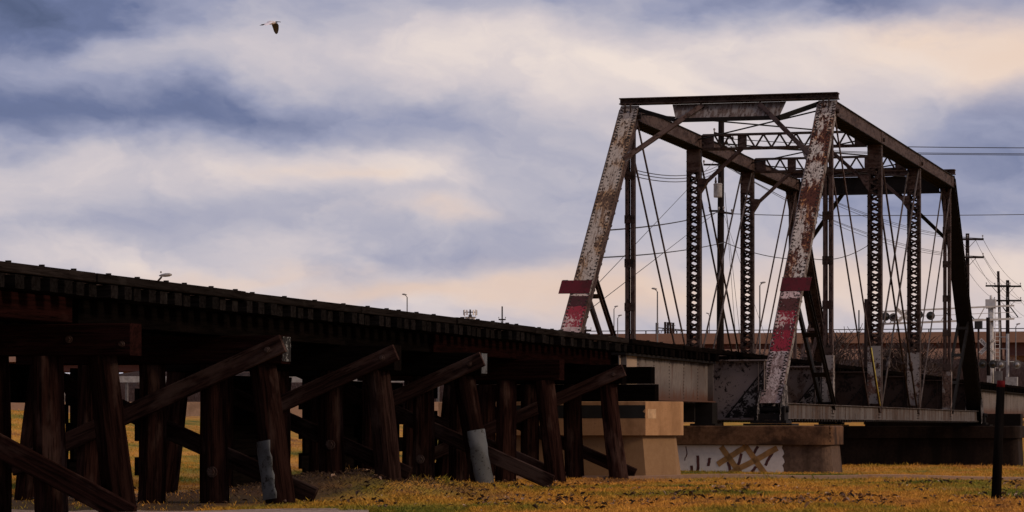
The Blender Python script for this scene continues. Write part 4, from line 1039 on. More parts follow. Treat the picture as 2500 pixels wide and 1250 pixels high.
def brush(x0, x1, y_lo, y_hi, Y0, Y1, n, seed):
    rr = random.Random(seed); mb = MB()
    for _ in range(n):
        px = rr.uniform(x0, x1); Y = rr.uniform(Y0, Y1); p = at(px, rr.uniform(y_lo, y_hi), Y); g = hgt(p.x, p.y); h = max(p.z - g, .6)
        b = Vector((p.x, p.y, g - .1))
        for _ in range(5):
            d = Vector((rr.gauss(0, .3), rr.gauss(0, .3), 1)); tip = b + d * h * rr.uniform(.55, 1.0); mid = b.lerp(tip, .55) + Vector((rr.gauss(0, .1), 0, 0))
            w = .014
            mb.add([b + Vector((-w, 0, 0)), b + Vector((w, 0, 0)), mid + Vector((w * .8, 0, 0)), mid - Vector((w * .8, 0, 0)), tip], [(0, 1, 2, 3), (3, 2, 4)])
            for _ in range(5):
                u = rr.uniform(.3, .95); s = b.lerp(tip, u); e = s + Vector((rr.gauss(0, .45), rr.gauss(0, .3), rr.uniform(.05, .6))) * h * .22
                mb.add([s + Vector((-.009, 0, 0)), s + Vector((.009, 0, 0)), e], [(0, 1, 2)])
    return build('scrub_brush', mb, M['twig'], None, 'stuff')
brush(1835, 2560, 850, 905, 186, 218, 2600, 3); brush(1846, 1900, 832, 880, 190, 205, 260, 5); brush(2170, 2400, 836, 880, 190, 212, 700, 6)
brush(-200, 1500, 895, 925, 190, 214, 1700, 4)
# dark embankment the scrub grows on, running behind the railway
m, n = newmat('leaf_litter_bank')
p = n.n('ShaderNodeNewGeometry').outputs['Position']; a = n.noise(p, 1.6, 7, .7); b = n.noise(p, .35, 4, .6)
k = n.mix(n.smooth(a, .38, .66), (.014, .008, .007), (.048, .027, .022)); k = n.mix(n.math('MULTIPLY', n.smooth(b, .5, .65), .5), k, (.016, .011, .009))
M['bank'] = finish(m, n, k, .95, 0, a, .9, .08, .1)
mb = MB(); rows = []
NB = 90
for i in range(NB + 1):
    px = -900 + i * 4200 / NB; row = []
    for j, (Y, pyb) in enumerate([(196, None), (204, 962), (212, 905), (222, 878 if px > 1000 else 925), (240, 885 if px > 1000 else 930)]):
        if pyb is None: w = cw((px - 1250) / F * Y, Y, 0); q = Vector((w.x, w.y, hgt(w.x, w.y) - .3))
        else:
            q = at(px, pyb + random.uniform(-7, 7) + 6 * math.sin(i * .5 + j), Y)
        row.append(q)
    rows.append(row)
mb.add([q for r in rows for q in r], [(i * 5 + j, (i + 1) * 5 + j, (i + 1) * 5 + j + 1, i * 5 + j + 1) for i in range(NB) for j in range(4)])
o = build('scrub_bank', mb, M['bank'], None, 'structure')

# ------------------------------------------------------------------ street lamps, poles, wires
def lamp(px, ytop, Y, label, arm=1, style='cobra', size=1.0, armlen=1.6):
    top = at(px, ytop, Y); g = hgt(top.x, top.y)
    t = thing('street_lamp', label, 'street lamp', (top.x, top.y, g), 'street lamps along the highway')
    r = cw(1, 0, 0); zt = top.z
    if style == 'cobra':
        b = top - r * arm * armlen
        pts = [Vector((b.x, b.y, g)), Vector((b.x, b.y, zt - 1.6 * size)), b + r * arm * armlen * .04 + Vector((0, 0, -.85 * size)), b + r * arm * armlen * .28 + Vector((0, 0, -.36 * size)), b + r * arm * armlen * .62 + Vector((0, 0, -.10))]
        tubepart('pole', [pts[0], pts[1]], [.13 * size, .09 * size], M['galvpole'], t, 8); tubepart('arm', pts[1:], [.085 * size, .075 * size, .07 * size, .06 * size], M['steel'], t, 6)
        hc = top
    else:
        tubepart('pole', [Vector((top.x, top.y, g)), Vector((top.x, top.y, zt - .25))], [.075 * size, .045 * size], M['galvpole'], t, 8)
        hc = top + r * arm * .22 * size
        tubepart('arm', [Vector((top.x, top.y, zt - .25)), hc + Vector((0, 0, .02))], .032 * size, M['galvpole'], t, 6)
    mb = MB(); L = (.42 if style == 'cobra' else .20) * size; e = r * arm
    secs = [(-1.0, .04, .035), (-.6, .15, .10), (0, .21, .14), (.6, .19, .13), (1.0, .07, .05)] if style == 'cobra' else [(-1.0, .03, .03), (-.6, .10, .06), (0, .13, .08), (.6, .11, .07), (1.0, .04, .03)]; nn = 10; vs = []
    up = Vector((0, 0, 1)); sd = cw(0, 1, 0)
    for (u, a, b_) in secs:
        for k in range(nn):
            an = 2 * math.pi * k / nn; vs.append(hc + e * u * L + sd * a * size * math.cos(an) + up * (b_ * size * (math.sin(an) if math.sin(an) > 0 else math.sin(an) * .8) + .03 * u))
    fs = [(i * nn + k, i * nn + (k + 1) % nn, (i + 1) * nn + (k + 1) % nn, (i + 1) * nn + k) for i in range(4) for k in range(nn)] + [tuple(range(nn - 1, -1, -1)), tuple(4 * nn + k for k in range(nn))]
    mb.add(vs, fs); h = build('lamp_head', mb, M['lampgrey'], t, smooth=True)
    if style == 'cobra':
        mb = MB(); c = hc - e * L * .7 + up * .14 * size; mb.tube([c, c + up * .12 * size], .05 * size, 6); build('photocell', mb, M['lampgrey'], h)
lamp(404, 672, 190, 'grey cobra head street lamp showing over the left part of the trestle', 1, 'cobra', .95, .62)
lamp(994, 719, 300, 'thin street lamp with short hooked arm over the middle of the trestle', -1, 'tip', 1.2)
lamp(1499, 748, 300, 'street lamp just right of the far end post, higher of that pair', 1, 'tip', 1.0)
lamp(1508, 770, 290, 'street lamp just right of the far end post, lower of that pair', 1, 'tip', 1.0)
lamp(1605, 705, 262, 'tall street lamp between the far eyebars, beside the sign gantry', -1, 'tip', 1.2)
lamp(1855, 690, 262, 'tall street lamp right of the second far lattice post', 1, 'tip', 1.2)
lamp(1732, 765, 300, 'thin street lamp just left of the large utility pole', -1, 'tip', .8)
lamp(2480, 791, 280, 'small floodlight lamp above the overpass at the right edge', 1, 'tip', 1.0)

def xarm(root, c, hw, mat, z_drop=.55, ins=4, d=None):
    d = d or cw(1, 0, 0); a = beam('crossarm', c - d * hw, c + d * hw, .10, .13, mat, root)
    for s in (-1, 1): beam('arm_brace', c + d * hw * .55 * s - cw(0, .07, 0), c - Vector((0, 0, z_drop)) - cw(0, .07, 0), .03, .03, M['steel'], a)
    for k in range(ins):
        u = -1 + 2 * k / (ins - 1); q = c + d * hw * .94 * u + Vector((0, 0, .06)); mb = MB(); mb.tube([q, q + Vector((0, 0, .10)), q + Vector((0, 0, .13)), q + Vector((0, 0, .20))], [.02, .02, .05, .04], 6); build('insulator', mb, M['lampgrey'], a)
    return a
def pole(px, ytop, Y, r, label, arms=(), pxb=None, name='utility_pole', cat='utility pole', group='utility poles along the railway'):
    top = at(px, ytop, Y); g = hgt(top.x, top.y); bot = top.copy()
    if pxb is not None: bot = at(pxb, 900, Y)
    t = thing(name, label, cat, (bot.x, bot.y, g), group)
    tubepart('pole_shaft', [Vector((bot.x, bot.y, g - .3)), Vector(((bot.x + top.x) / 2, (bot.y + top.y) / 2, (g + top.z) / 2)), top], [r * 1.12, r, r * .82], M['poledark'], t, 12)
    for (py, hw, ins) in arms:
        xarm(t, at(px, py, Y - .25), hw, M['poledark'], .6, ins)
    return t
UPY = 132.0
up = pole(1761, 278, UPY, .155, 'tall dark utility pole with grey transformer can, seen through the truss', (), 1757)
mb = MB(); c = at(1752.5, 482, UPY - .38)
mb.tube([c, c + Vector((0, 0, .05)), c + Vector((0, 0, .52)), c + Vector((0, 0, .55)), c + Vector((0, 0, .60))], [.17, .185, .185, .20, .17], 16); tr = build('transformer', mb, M['lampgrey'], up, smooth=False)
for dx in (-.09, .08):
    mb = MB(); q = c + cw(dx, 0, .6); mb.tube([q, q + Vector((0, 0, .08)), q + Vector((0, 0, .16)), q + Vector((0, 0, .26))], [.04, .055, .035, .03], 8); build('bushing', mb, M['steel'], tr)
for (py, dx0, dx1, dy) in ((402, -.75, .25, 0), (338, -.3, .55, .25), (348, -.55, .3, -.2), (515, -.5, .15, 0), (522, -.1, .5, .1)):
    q = at(1760, py, UPY - .2); a = beam('bracket_arm', q + cw(dx0, 0, dy), q + cw(dx1, 0, 0), .07, .08, M['poledark'], up)
    for u in (0.02, .95):
        e = q + cw(dx0 + (dx1 - dx0) * u, 0, dy * (1 - u)); mb = MB(); mb.tube([e, e + Vector((0, 0, .1)), e + Vector((0, 0, .14)), e + Vector((0, 0, .2))], [.02, .03, .055, .03], 6); build('insulator', mb, M['lampgrey'], a)
pA = pole(2362, 570, 190, .14, 'dark utility pole with two crossarms right of the far end post', ((584, 1.0, 3), (628, 1.02, 3)))
pB = pole(2437, 662, 232, .12, 'dark slightly leaning pole with one crossarm behind the crossing mast', ((698, .95, 3),), 2449)
pC = pole(2460, 684, 226, .15, 'dark utility pole with two crossarms nearest the right edge', ((699, 1.0, 3), (734, 1.02, 3)))
pole(2115, 730, 150, .115, 'thick dark pole stub without arms beside the near lattice post', (), None)
pole(2097, 757, 170, .045, 'thin short pole left of the dark pole stub', (), None)
pole(1226, 748, 300, .085, 'thin dark pole with small fitting over the trestle deck', ((780, .35, 2),))
pole(1430, 797, 300, .10, 'small dark pole with crossarm at the foot of the far end post', ((806, .55, 3),))
def wire(pts, r, sag, label, group, seg=14):
    mb = MB(); P = []
    for a, b in zip(pts[:-1], pts[1:]):
        a = Vector(a); b = Vector(b)
        for i in range(seg + (1 if b == Vector(pts[-1]) else 0)):
            u = i / seg; q = a.lerp(b, u); q.z -= 4 * sag * u * (1 - u); P.append(q)
    mb.tube(P, r, 4); tag(build('overhead_wire', mb, M['wire']), label, 'wire', group)
def on_post(px, py):                # the far end post where a line of sight to (px, py) passes it
    z = 0.0
    for _ in range(12):
        t = ep_t(z); X, Y = OF * CA + t * SA, t * CA - OF * SA; z = (HOR - py) * Y / F
    return Vector((OF + .1, ep_t(z) + .22, Z(z)))
G1 = 'thin wires strung from the transformer pole to the far end post'
for py, wd in ((405, 'topmost'), (412, 'middle'), (420, 'lowest')): wire([at(1758, py - 3, UPY), on_post(1500, py)], .013, .35, wd + ' of three thin wires running left from the transformer pole to the far end post', G1)
wire([at(1755, 517, UPY), on_post(1475, 561)], .019, .12, 'thicker wire sloping down left from the middle of the transformer pole', None)
wire([at(1768, 592, UPY), on_post(1450, 628)], .017, .10, 'lower wire running left from the transformer pole past the far hanger', None)
wire([at(1766, 590, UPY), at(1985, 632, UPY), at(2121, 598, UPY + 3)], .016, .25, 'drooping wire with ties between the transformer pole and near lattice post', None)
wire([at(1766, 521, UPY), at(2120, 526, UPY + 8), at(2760, 518, UPY + 30)], .017, .05, 'single wire running level to the right across the truss', None)
wire([at(1766, 338, UPY), at(2120, 357, UPY), at(2760, 361, UPY + 4)], .017, .03, 'topmost wire running right over the top chord to the edge', None)
for py, wd in ((374.5, 'upper'), (377.5, 'lower')): wire([at(1766, py - 22, UPY), at(2120, py - 3, UPY), at(2760, py + 1, UPY + 4)], .014, .03, wd + ' of two close wires running right just below the topmost wire', 'pair of close wires at the right')
wire([at(1757, 380, UPY), on_post(1470, 712)], .012, 0, 'upper guy wire slanting down left from the transformer pole', None)
wire([at(1757, 512, UPY), on_post(1440, 765)], .012, 0, 'lower guy wire slanting down left from the transformer pole', None)
G2 = 'wires sloping down from the transformer pole to the crossarm pole'
for (ya, xb, yb, lb) in ((345, 2342, 582, 'left end of the upper crossarm'), (345, 2362, 580, 'middle of the upper crossarm'), (352, 2399, 582, 'right end of the upper crossarm'), (398, 2342, 626, 'left end of the lower crossarm'), (398, 2378, 627, 'middle of the lower crossarm'), (402, 2400, 626, 'right end of the lower crossarm')):
    wire([at(1764, ya, UPY), at(xb, yb, 190)], .012, .9, 'wire sloping down right through the truss to the ' + lb, G2, 24)
G3 = 'wires between the crossarm poles at the right'
for (xa, ya, xb, yb, lb) in ((2342, 582, 2434, 697, 'left end of the upper crossarm'), (2380, 582, 2462, 697, 'middle of the upper crossarm'), (2399, 582, 2490, 697, 'right end of the upper crossarm'), (2342, 626, 2434, 733, 'left end of the lower crossarm'), (2378, 627, 2462, 733, 'middle of the lower crossarm'), (2400, 626, 2491, 733, 'right end of the lower crossarm')):
    wire([at(xa, ya, 190), at(xb, yb, 226), at(xb + 60, yb + 42, 300)], .013, .45, 'wire fanning out to the right edge from the ' + lb, G3)
for (xa, ya, xb, yb, wd) in ((1770, 470, 1800, 880, 'leftmost'), (1772, 500, 1812, 870, 'middle'), (1766, 520, 1885, 870, 'rightmost')):
    wire([at(xa, ya, UPY - 1), at(xb, yb, UPY - 4)], .010, 0, wd + ' of three steep guy wires dropping right of the transformer pole', 'steep guy wires at the transformer pole')

# ------------------------------------------------------------------ cell antenna, sign gantry
ct = thing('cell_tower', 'cell tower head with a ring of pale antenna panels over the trestle', 'cell tower', at(1148, 1030, 700))
c = at(1148, 768, 700); g = hgt(c.x, c.y)
tubepart('mast', [Vector((c.x, c.y, g - 1)), c], [.7, .4], M['galvpole'], ct, 12)
mb = MB()
for k in range(12):
    a0, a1 = 2 * math.pi * k / 12, 2 * math.pi * (k + 1) / 12
    for dz in (.55, -.6): mb.beam(c + Vector((1.35 * math.cos(a0), 1.35 * math.sin(a0), dz)), c + Vector((1.35 * math.cos(a1), 1.35 * math.sin(a1), dz)), .14, .14)
    if k % 3 == 0: mb.beam(c + Vector((0, 0, -.6)), c + Vector((1.35 * math.cos(a0), 1.35 * math.sin(a0), -.6)), .14, .14)
build('platform', mb, M['steel'], ct)
for k in range(12):
    a0 = 2 * math.pi * (k + .5) / 12; p = c + Vector((1.5 * math.cos(a0), 1.5 * math.sin(a0), 0)); lo, hi = (-.3, 1.1) if k % 2 else (-.1, 1.0)
    beam('antenna_panel', p + Vector((0, 0, lo)), p + Vector((0, 0, hi)), .30, .18, M['white'] if k % 3 else M['steel'], ct, up=(math.cos(a0), math.sin(a0), 0))
for k in range(5):
    a0 = 2 * math.pi * k / 5; p = c + Vector((.9 * math.cos(a0), .9 * math.sin(a0), -.9)); mb = MB(); mb.box(p, (.4, .35, .6)); build('radio_box', mb, M['white'], ct)
sg = thing('sign_gantry', 'dark lattice sign gantry with backs of sign panels above the overpass', 'sign gantry', at(1604, 1030, 318))
Y = 318
tubepart('gantry_post', [Vector((at(1604, 800, Y).x, at(1604, 800, Y).y, 0)), at(1604, 788, Y)], .16, M['galvpole'], sg, 8)
for py in (800, 818): beam('gantry_chord', at(1603, py, Y), at(1672, py + 6, Y), .1, .1, M['galvpole'], sg)
for k in range(9):
    a = 1604 + k * 7.5; beam('gantry_web', at(a, 800 + (k % 2) * 18 + k * .7, Y), at(a + 7.5, 818 - (k % 2) * 18 + k * .7, Y), .06, .06, M['galvpole'], sg)
for k in range(4):
    x = 1624 + k * 6.5; mb = MB(); p = at(x, 803, Y - .5); mb.box(p, (.24, .06, 1.45 - .05 * k)); build('sign_panel', mb, M['steel'], sg)
for k in range(3): beam('gantry_bracket', at(1622, 794 + k * 9, Y - .4), at(1649, 795 + k * 9, Y - .4), .05, .05, M['galvpole'], sg)

# ------------------------------------------------------------------ railway crossing signals
TXT = {}
def text_mesh(txt, size):
    if (txt, size) not in TXT:
        cu = bpy.data.curves.new('letters', 'FONT'); cu.body = txt; cu.size = size; cu.align_x = 'CENTER'; cu.align_y = 'CENTER'; cu.extrude = .004
        ob = bpy.data.objects.new('letters', cu); COL.objects.link(ob)
        dg = bpy.context.evaluated_depsgraph_get(); TXT[(txt, size)] = bpy.data.meshes.new_from_object(ob.evaluated_get(dg))
        bpy.data.objects.remove(ob); TXT[(txt, size)].materials.clear(); TXT[(txt, size)].materials.append(M['signblack'])
    return TXT[(txt, size)]
def crossbuck(root, c, L, w, top='RAIL|ROAD', bot='CROS|SING', tilt=0.0):
    rt = cw(1, 0, 0); upv = Vector((0, 0, 1)); fw = cw(0, 1, 0)
    for k, (ang, tx) in enumerate(((-45, top), (45, bot))):
        a = R(ang); ax = rt * math.cos(a) + upv * math.sin(a); pu = -rt * math.sin(a) + upv * math.cos(a); cc = c - fw * .012 * k
        Mx = Matrix((ax, pu, -fw)).transposed().to_4x4(); Mx.translation = cc
        mb = MB(); mb.box((0, 0, 0), (L, w, .010)); me_ = mb.mesh('crossbuck_blade', M['signwhite']); bl = link('crossbuck_blade', me_, root, Mx)
        for s, word in zip((-1, 1), tx.split('|')):
            Mt = Mx @ Matrix.Translation((s * L * .285, 0, .0065)); link('lettering', text_mesh(word, w * .86), bl, Mt)
def flasher(root, c, face=-1, r=.15, pale=False):
    fw = cw(0, 1, 0) * face; mb = MB(); mb.tube([c, c + fw * .03], r * 1.9, 20); f = build('flasher', mb, M['galvpole'] if pale else M['signblack'], root)
    mb = MB(); mb.tube([c - fw * .28, c - fw * .12, c - fw * .002], [r * .5, r * .9, r], 12); build('housing', mb, M['lampgrey'] if pale else M['signblack'], f, smooth=True)
    mb = MB(); mb.tube([c + fw * .031, c + fw * .06], [r * .92, r * .6], 12); build('lens', mb, M['glass'], f)
    mb = MB(); n_ = 10
    up_ = Vector((0, 0, 1)); sd = up_.cross(fw)
    vs = []
    for u in (.032, .30):
        for k in range(n_ + 1):
            a = R(-20 + 220 * k / n_); vs += [c + fw * (u if k not in (0, n_) or u < .1 else .12) + (sd * math.cos(a) + up_ * math.sin(a)) * r * 1.15]
    mb.add(vs, [(k, k + 1, n_ + 2 + k, n_ + 1 + k) for k in range(n_)]); build('visor', mb, M['signblack'], f)
GY = 168.0
cg = thing('crossing_gantry', 'silver railway crossing cantilever gantry with flashers, ladder and crossbuck sign', 'crossing gantry', cw((2418 - 1250) / F * GY, GY, 0.0))
ms = at(2419, 735, GY); g = hgt(ms.x, ms.y)
tubepart('mast', [Vector((ms.x, ms.y, g - .3)), ms], [.17, .15], M['gantry'], cg, 12)
tubepart('mast_cap', [ms, at(2419, 721, GY)], [.07, .06], M['gantry'], cg, 8)
mb = MB(); mb.box(at(2419, 742, GY), (.55, .4, .5)); build('mast_box', mb, M['gantry'], cg)
for dY in (-.35, .35):
    tl = [at(2154, 761, GY + dY), at(2476, 746, GY + dY)]; bl = [at(2154, 791, GY + dY), at(2476, 778, GY + dY)]
    beam('gantry_chord', tl[0], tl[1], .09, .09, M['gantry'], cg); beam('gantry_chord', bl[0], bl[1], .11, .11, M['gantry'], cg)
    for k in range(19):
        u = k / 18; beam('gantry_upright', tl[0].lerp(tl[1], u), bl[0].lerp(bl[1], u), .06, .06, M['gantry'], cg)
    for k in (1, 4, 8, 13): beam('gantry_diagonal', tl[0].lerp(tl[1], (k + 1) / 18), bl[0].lerp(bl[1], k / 18), .05, .05, M['gantry'], cg)
    beam('gantry_midrail', tl[0].lerp(bl[0], .5), tl[1].lerp(bl[1], .5), .03, .03, M['gantry'], cg)
mb = MB(); a = at(2156, 790, GY); b = at(2475, 777, GY); mb.beam(a, b, .66, .03); build('walkway', mb, M['galvpole'], cg)
for (px, py, face) in ((2162, 773, 1), (2181, 775, -1), (2243, 768, 1), (2272, 771, 1)): flasher(cg, at(px, py, GY - .6 if face < 0 else GY - .5), face, .125, face < 0)
crossbuck(cg, at(2207, 771, GY - .62), 1.05, .20)
for s in (-.18, .18):
    a = at(2435 + s * 32, 752, GY - .3); tubepart('ladder_rail', [Vector((a.x, a.y, g)), a], .022, M['gantry'], cg, 6)
for k in range(24):
    py = 765 + k * 9.5; beam('ladder_rung', at(2429.5, py, GY - .3), at(2440.5, py, GY - .3), .025, .025, M['gantry'], cg)
mb = MB(); mb.box(at(2437, 923, GY - .35), (.42, .25, .75)); build('junction_box', mb, M['galvpole'], cg)
cs = thing('crossing_sign', 'dark post with white RAILROAD CROSSING crossbuck and hooded flashers left of the gantry mast', 'crossing sign', cw((2414 - 1250) / F * 160, 160, 0))
tp_ = at(2412, 775, 160); tp2 = at(2415, 940, 160); g = hgt(tp2.x, tp2.y)
tubepart('post', [Vector((tp2.x, tp2.y, g - .2)), tp_], .10, M['poledark'], cs, 10)
crossbuck(cs, at(2410, 846, 160.15) + cw(0, .0, 0), 1.04, .21)
mb = MB(); mb.box(at(2415, 929, 159.7), (.22, .2, .5)); build('control_box', mb, M['lampgrey'], cs)
tubepart('flasher_arm', [at(2396, 887, 159.8), at(2432, 887, 159.8)], .03, M['steel'], cs, 6)
for px in (2399, 2424): flasher(cs, at(px, 889, 159.6), 1, .115)
cm = thing('crossing_signal', 'pale signal mast with twin round flashers and equipment box at right edge', 'crossing signal', cw((2461 - 1250) / F * 164, 164, 0))
a = at(2460, 815, 164); g = hgt(a.x, a.y)
tubepart('mast', [Vector((a.x, a.y, g - .2)), a], .085, M['lampgrey'], cm, 10)
tubepart('flasher_arm', [at(2444, 883, 164), at(2484, 883, 164)], .03, M['lampgrey'], cm, 6)
for px in (2444, 2483): flasher(cm, at(px, 890, 163.7), 1, .12, True)
for py in (823, 852): tubepart('cross_rail', [at(2440, py, 164), at(2461, py, 164)], .03, M['lampgrey'], cm, 6)
mb = MB(); mb.box(at(2470, 932, 163.8), (.62, .5, .5)); mb.box(at(2470, 952, 163.8), (.75, .6, .12)); build('equipment_box', mb, M['lampgrey'], cm)
p = at(2264, 900, 196); g = hgt(p.x, p.y)
ec = thing('relay_cabinet', 'white relay cabinet standing behind the truss deck between near posts', 'cabinet', (p.x, p.y, g))
mb = MB(); w = .33; vs = [p + cw(-w, 0, 0), p + cw(w * .55, 0, 0), p + cw(w * 1.0, 0, -.7), p + cw(-w * .9, 0, -.7), p + cw(-w, .5, 0), p + cw(w * .55, .5, 0), p + cw(w, .5, -.7), p + cw(-w * .9, .5, -.7)]
mb.add(vs, [(3, 2, 1, 0), (4, 5, 6, 7), (0, 1, 5, 4), (1, 2, 6, 5), (2, 3, 7, 6), (3, 0, 4, 7)]); build('cabinet_head', mb, M['white'], ec)
q = p + cw(0, .25, -.7); mb = MB(); mb.box((q.x, q.y, (q.z + g) / 2), (.55, .4, q.z - g)); build('pedestal', mb, M['galvpole'], ec)
p = at(2389, 792, 175)
fb_ = thing('signal_box', 'small dark signal box on a post right of the far end post', 'signal box', (p.x, p.y, hgt(p.x, p.y)))
mb = MB(); mb.box(p, (.42, .35, .52)); build('box', mb, M['signblack'], fb_)
mb = MB(); mb.box(p + Vector((0, 0, .29)), (.6, .5, .05)); build('box_roof', mb, M['signblack'], fb_)
tubepart('post', [Vector((p.x, p.y, hgt(p.x, p.y))), p - Vector((0, 0, .26))], .06, M['steel'], fb_, 8)

# ------------------------------------------------------------------ flying egret
BY = 135.0; bc = at(660, 62, BY)
brd = thing('egret', 'white egret with dark trailing legs and lowered wings flying in the upper left sky', 'bird', bc)
rt = cw(1, 0, 0); fw = cw(0, 1, 0); uz = Vector((0, 0, 1)); q = BY / F
def bp(px, py, dy=0.0): return bc + rt * (px - 660) * q - uz * (py - 62) * q + fw * dy
mb = MB()
spine = [(633.5, 62.6, .004), (637, 61.4, .012), (639.5, 60.6, .030), (642, 60.4, .027), (645, 59.4, .022), (648, 58.2, .036), (650.5, 57.2, .030), (654, 56.2, .065), (660, 55.2, .090), (667, 54.8, .080), (673, 54.2, .045), (677, 53.4, .022), (681, 53.2, .014), (685, 53.8, .018)]
mb.tube([bp(x, y) for x, y, r in spine], [r for *_, r in spine], 10)
body = build('body', mb, [M['feather'], M['beak']], brd, smooth=True)
pi = body.data.polygons
for pgn in pi:
    x = (body.matrix_basis @ pgn.center + bc - bc)
    lx = x.dot(rt) + 0
    if lx < (646 - 660) * q or lx > (674 - 660) * q: pgn.material_index = 1
def wing(ol, dy0, dy1, mat, name):
    mb = MB(); nn = len(ol); th = .012
    F_ = [bp(x, y, dy0 + (dy1 - dy0) * u) for x, y, u in ol]; Bk = [p + fw * th for p in F_]
    cen = Vector(np.mean([list(p) for p in F_], axis=0)) + fw * -.03; cb_ = cen + fw * th
    mb.add(F_ + Bk + [cen, cb_], [(i, (i + 1) % nn, 2 * nn) for i in range(nn)] + [((i + 1) % nn + nn, i + nn, 2 * nn + 1) for i in range(nn)] + [(i, nn + i, nn + (i + 1) % nn, (i + 1) % nn) for i in range(nn)])
    return build(name, mb, mat, brd)
w1 = wing([(652, 55.4, .0), (659, 53.6, .0), (666, 53.2, .0), (665.5, 57, .15), (662, 61, .5), (658, 64.6, .75), (653.5, 67.6, 1), (650.5, 67.2, 1), (648.8, 64.6, .8), (648.4, 61, .5), (649.6, 57.6, .2)], -.06, -.75, M['feather'], 'wing')
w2 = wing([(663, 57, .0), (670, 55.4, .0), (677, 56.2, .0), (679.5, 59.6, .2), (679, 64, .45), (678, 69, .7), (675.5, 75, .95), (672.5, 78, 1), (669, 76.8, 1), (666, 72, .8), (664.6, 66, .5), (663, 61, .2)], .06, .75, M['feather_dark'], 'wing')
w2['label'] = 'shaded far wing'
fe = MB()
for k in range(8):
    u = k / 7; a = bp(664.5 + u * 12, 59.5, .2); b = bp(668.0 + u * 7, 70 + 6 * math.sin(2.2 * u + .4), .72); fe.beam(a, b, .028, .010, fw)
build('flight_feathers', fe, M['feather_dark'], w2, 'stuff')

# ------------------------------------------------------------------ grass and fallen leaves
def cam_inv(o, t): return o * CA + t * SA, -o * SA + t * CA      # -> X, Y
def blade_object(name, o, t, z, h, w, lean, mat, tint):
    n_ = len(o); ang = rng.uniform(0, 2 * np.pi, n_); la = rng.uniform(0, 2 * np.pi, n_)
    bx, by = np.cos(ang) * w, np.sin(ang) * w; tx, ty = np.cos(la) * lean * h, np.sin(la) * lean * h
    v = np.empty((n_, 4, 3)); 
    v[:, 0] = np.stack([o - bx, t - by, z - .01], -1); v[:, 1] = np.stack([o + bx, t + by, z - .01], -1)
    v[:, 2] = np.stack([o + tx * .45 + bx * .6, t + ty * .45 + by * .6, z + h * .62], -1); v[:, 3] = np.stack([o + tx, t + ty, z + h], -1)
    me = bpy.data.meshes.new(name); me.vertices.add(n_ * 4); me.vertices.foreach_set('co', v.ravel())
    base = np.arange(n_)[:, None] * 4; tri = np.concatenate([base + np.array([0, 1, 2]), base + np.array([0, 2, 3])], 1).reshape(-1, 3)
    me.loops.add(tri.size); me.loops.foreach_set('vertex_index', tri.ravel().astype(np.int32))
    me.polygons.add(len(tri)); me.polygons.foreach_set('loop_start', np.arange(0, tri.size, 3, dtype=np.int32))
    try: me.polygons.foreach_set('loop_total', np.full(len(tri), 3, dtype=np.int32))
    except Exception: pass
    at_ = me.attributes.new('tint', 'FLOAT', 'POINT'); at_.data.foreach_set('value', np.repeat(tint, 4).astype(np.float32))
    me.update(calc_edges=True); me.validate(); me.materials.append(mat)
    ob = bpy.data.objects.new(name, me); COL.objects.link(ob); ob['kind'] = 'stuff'
    return ob
m, n = newmat('grass_blades')
k, a, b, p, sp = grass_colour(n)
att = n.n('ShaderNodeAttribute', attribute_name='tint')
k = n.mix(1.0, k, n.ramp(att.outputs['Fac'], [(0, (.62, .60, .58)), (.5, (1, 1, 1)), (1, (1.32, 1.28, 1.2))]), 'MULTIPLY')
M['grass'] = finish(m, n, k, .8, 0, None, spec=.15)
NG = 640000
Yg = 1 / rng.uniform(1 / 88.0, 1 / 36.5, NG)            # denser close to the camera
Xg = rng.uniform(-1500, 1500, NG) / F * Yg
og = Xg * CA - Yg * SA; tg = Xg * SA + Yg * CA
keep = np.ones(NG, bool)
pxg = 1250 + F * Xg / Yg
keep &= ~((np.abs(og - OC) < 2.75) & (tg > 60.3) & (tg < 63.3)); keep &= ~((np.abs(og - OC) < 4.5) & (tg > 69.8) & (tg < 72.5))
far = np.where((pxg < 830), 37.9 + .25 * np.sin(pxg * .013) + .2 * np.sin(pxg * .041), 0)
keep &= (Yg > far) | (rng.random(NG) < .05)
clump = .5 + .5 * np.sin(og * 2.1 + 1.7 * np.sin(tg * .9)) * np.sin(tg * 1.3 + 1.1 * np.sin(og * 1.3))
under = (og > OC - 3.2) & (og < OC + 2.05 + .25 * np.sin(tg * 1.7) + .2 * np.sin(tg * 4.1)) & (tg < 47.6)
keep &= ~(under & (rng.random(NG) < .97))
keep &= rng.random(NG) < (.55 + .45 * clump)
kerb = (Yg > 60.65) & (Yg < 61.15) & (pxg > 1205); keep &= ~kerb
og, tg, clump, Yg = og[keep], tg[keep], clump[keep], Yg[keep]
hg = rng.gamma(5, .0052, len(og)) * (.6 + .7 * clump) + .008
blade_object('grass', og, tg, height(og, tg), hg, rng.uniform(.0025, .005, len(og)), rng.uniform(.2, 1.3, len(og)), M['grass'], rng.random(len(og)))
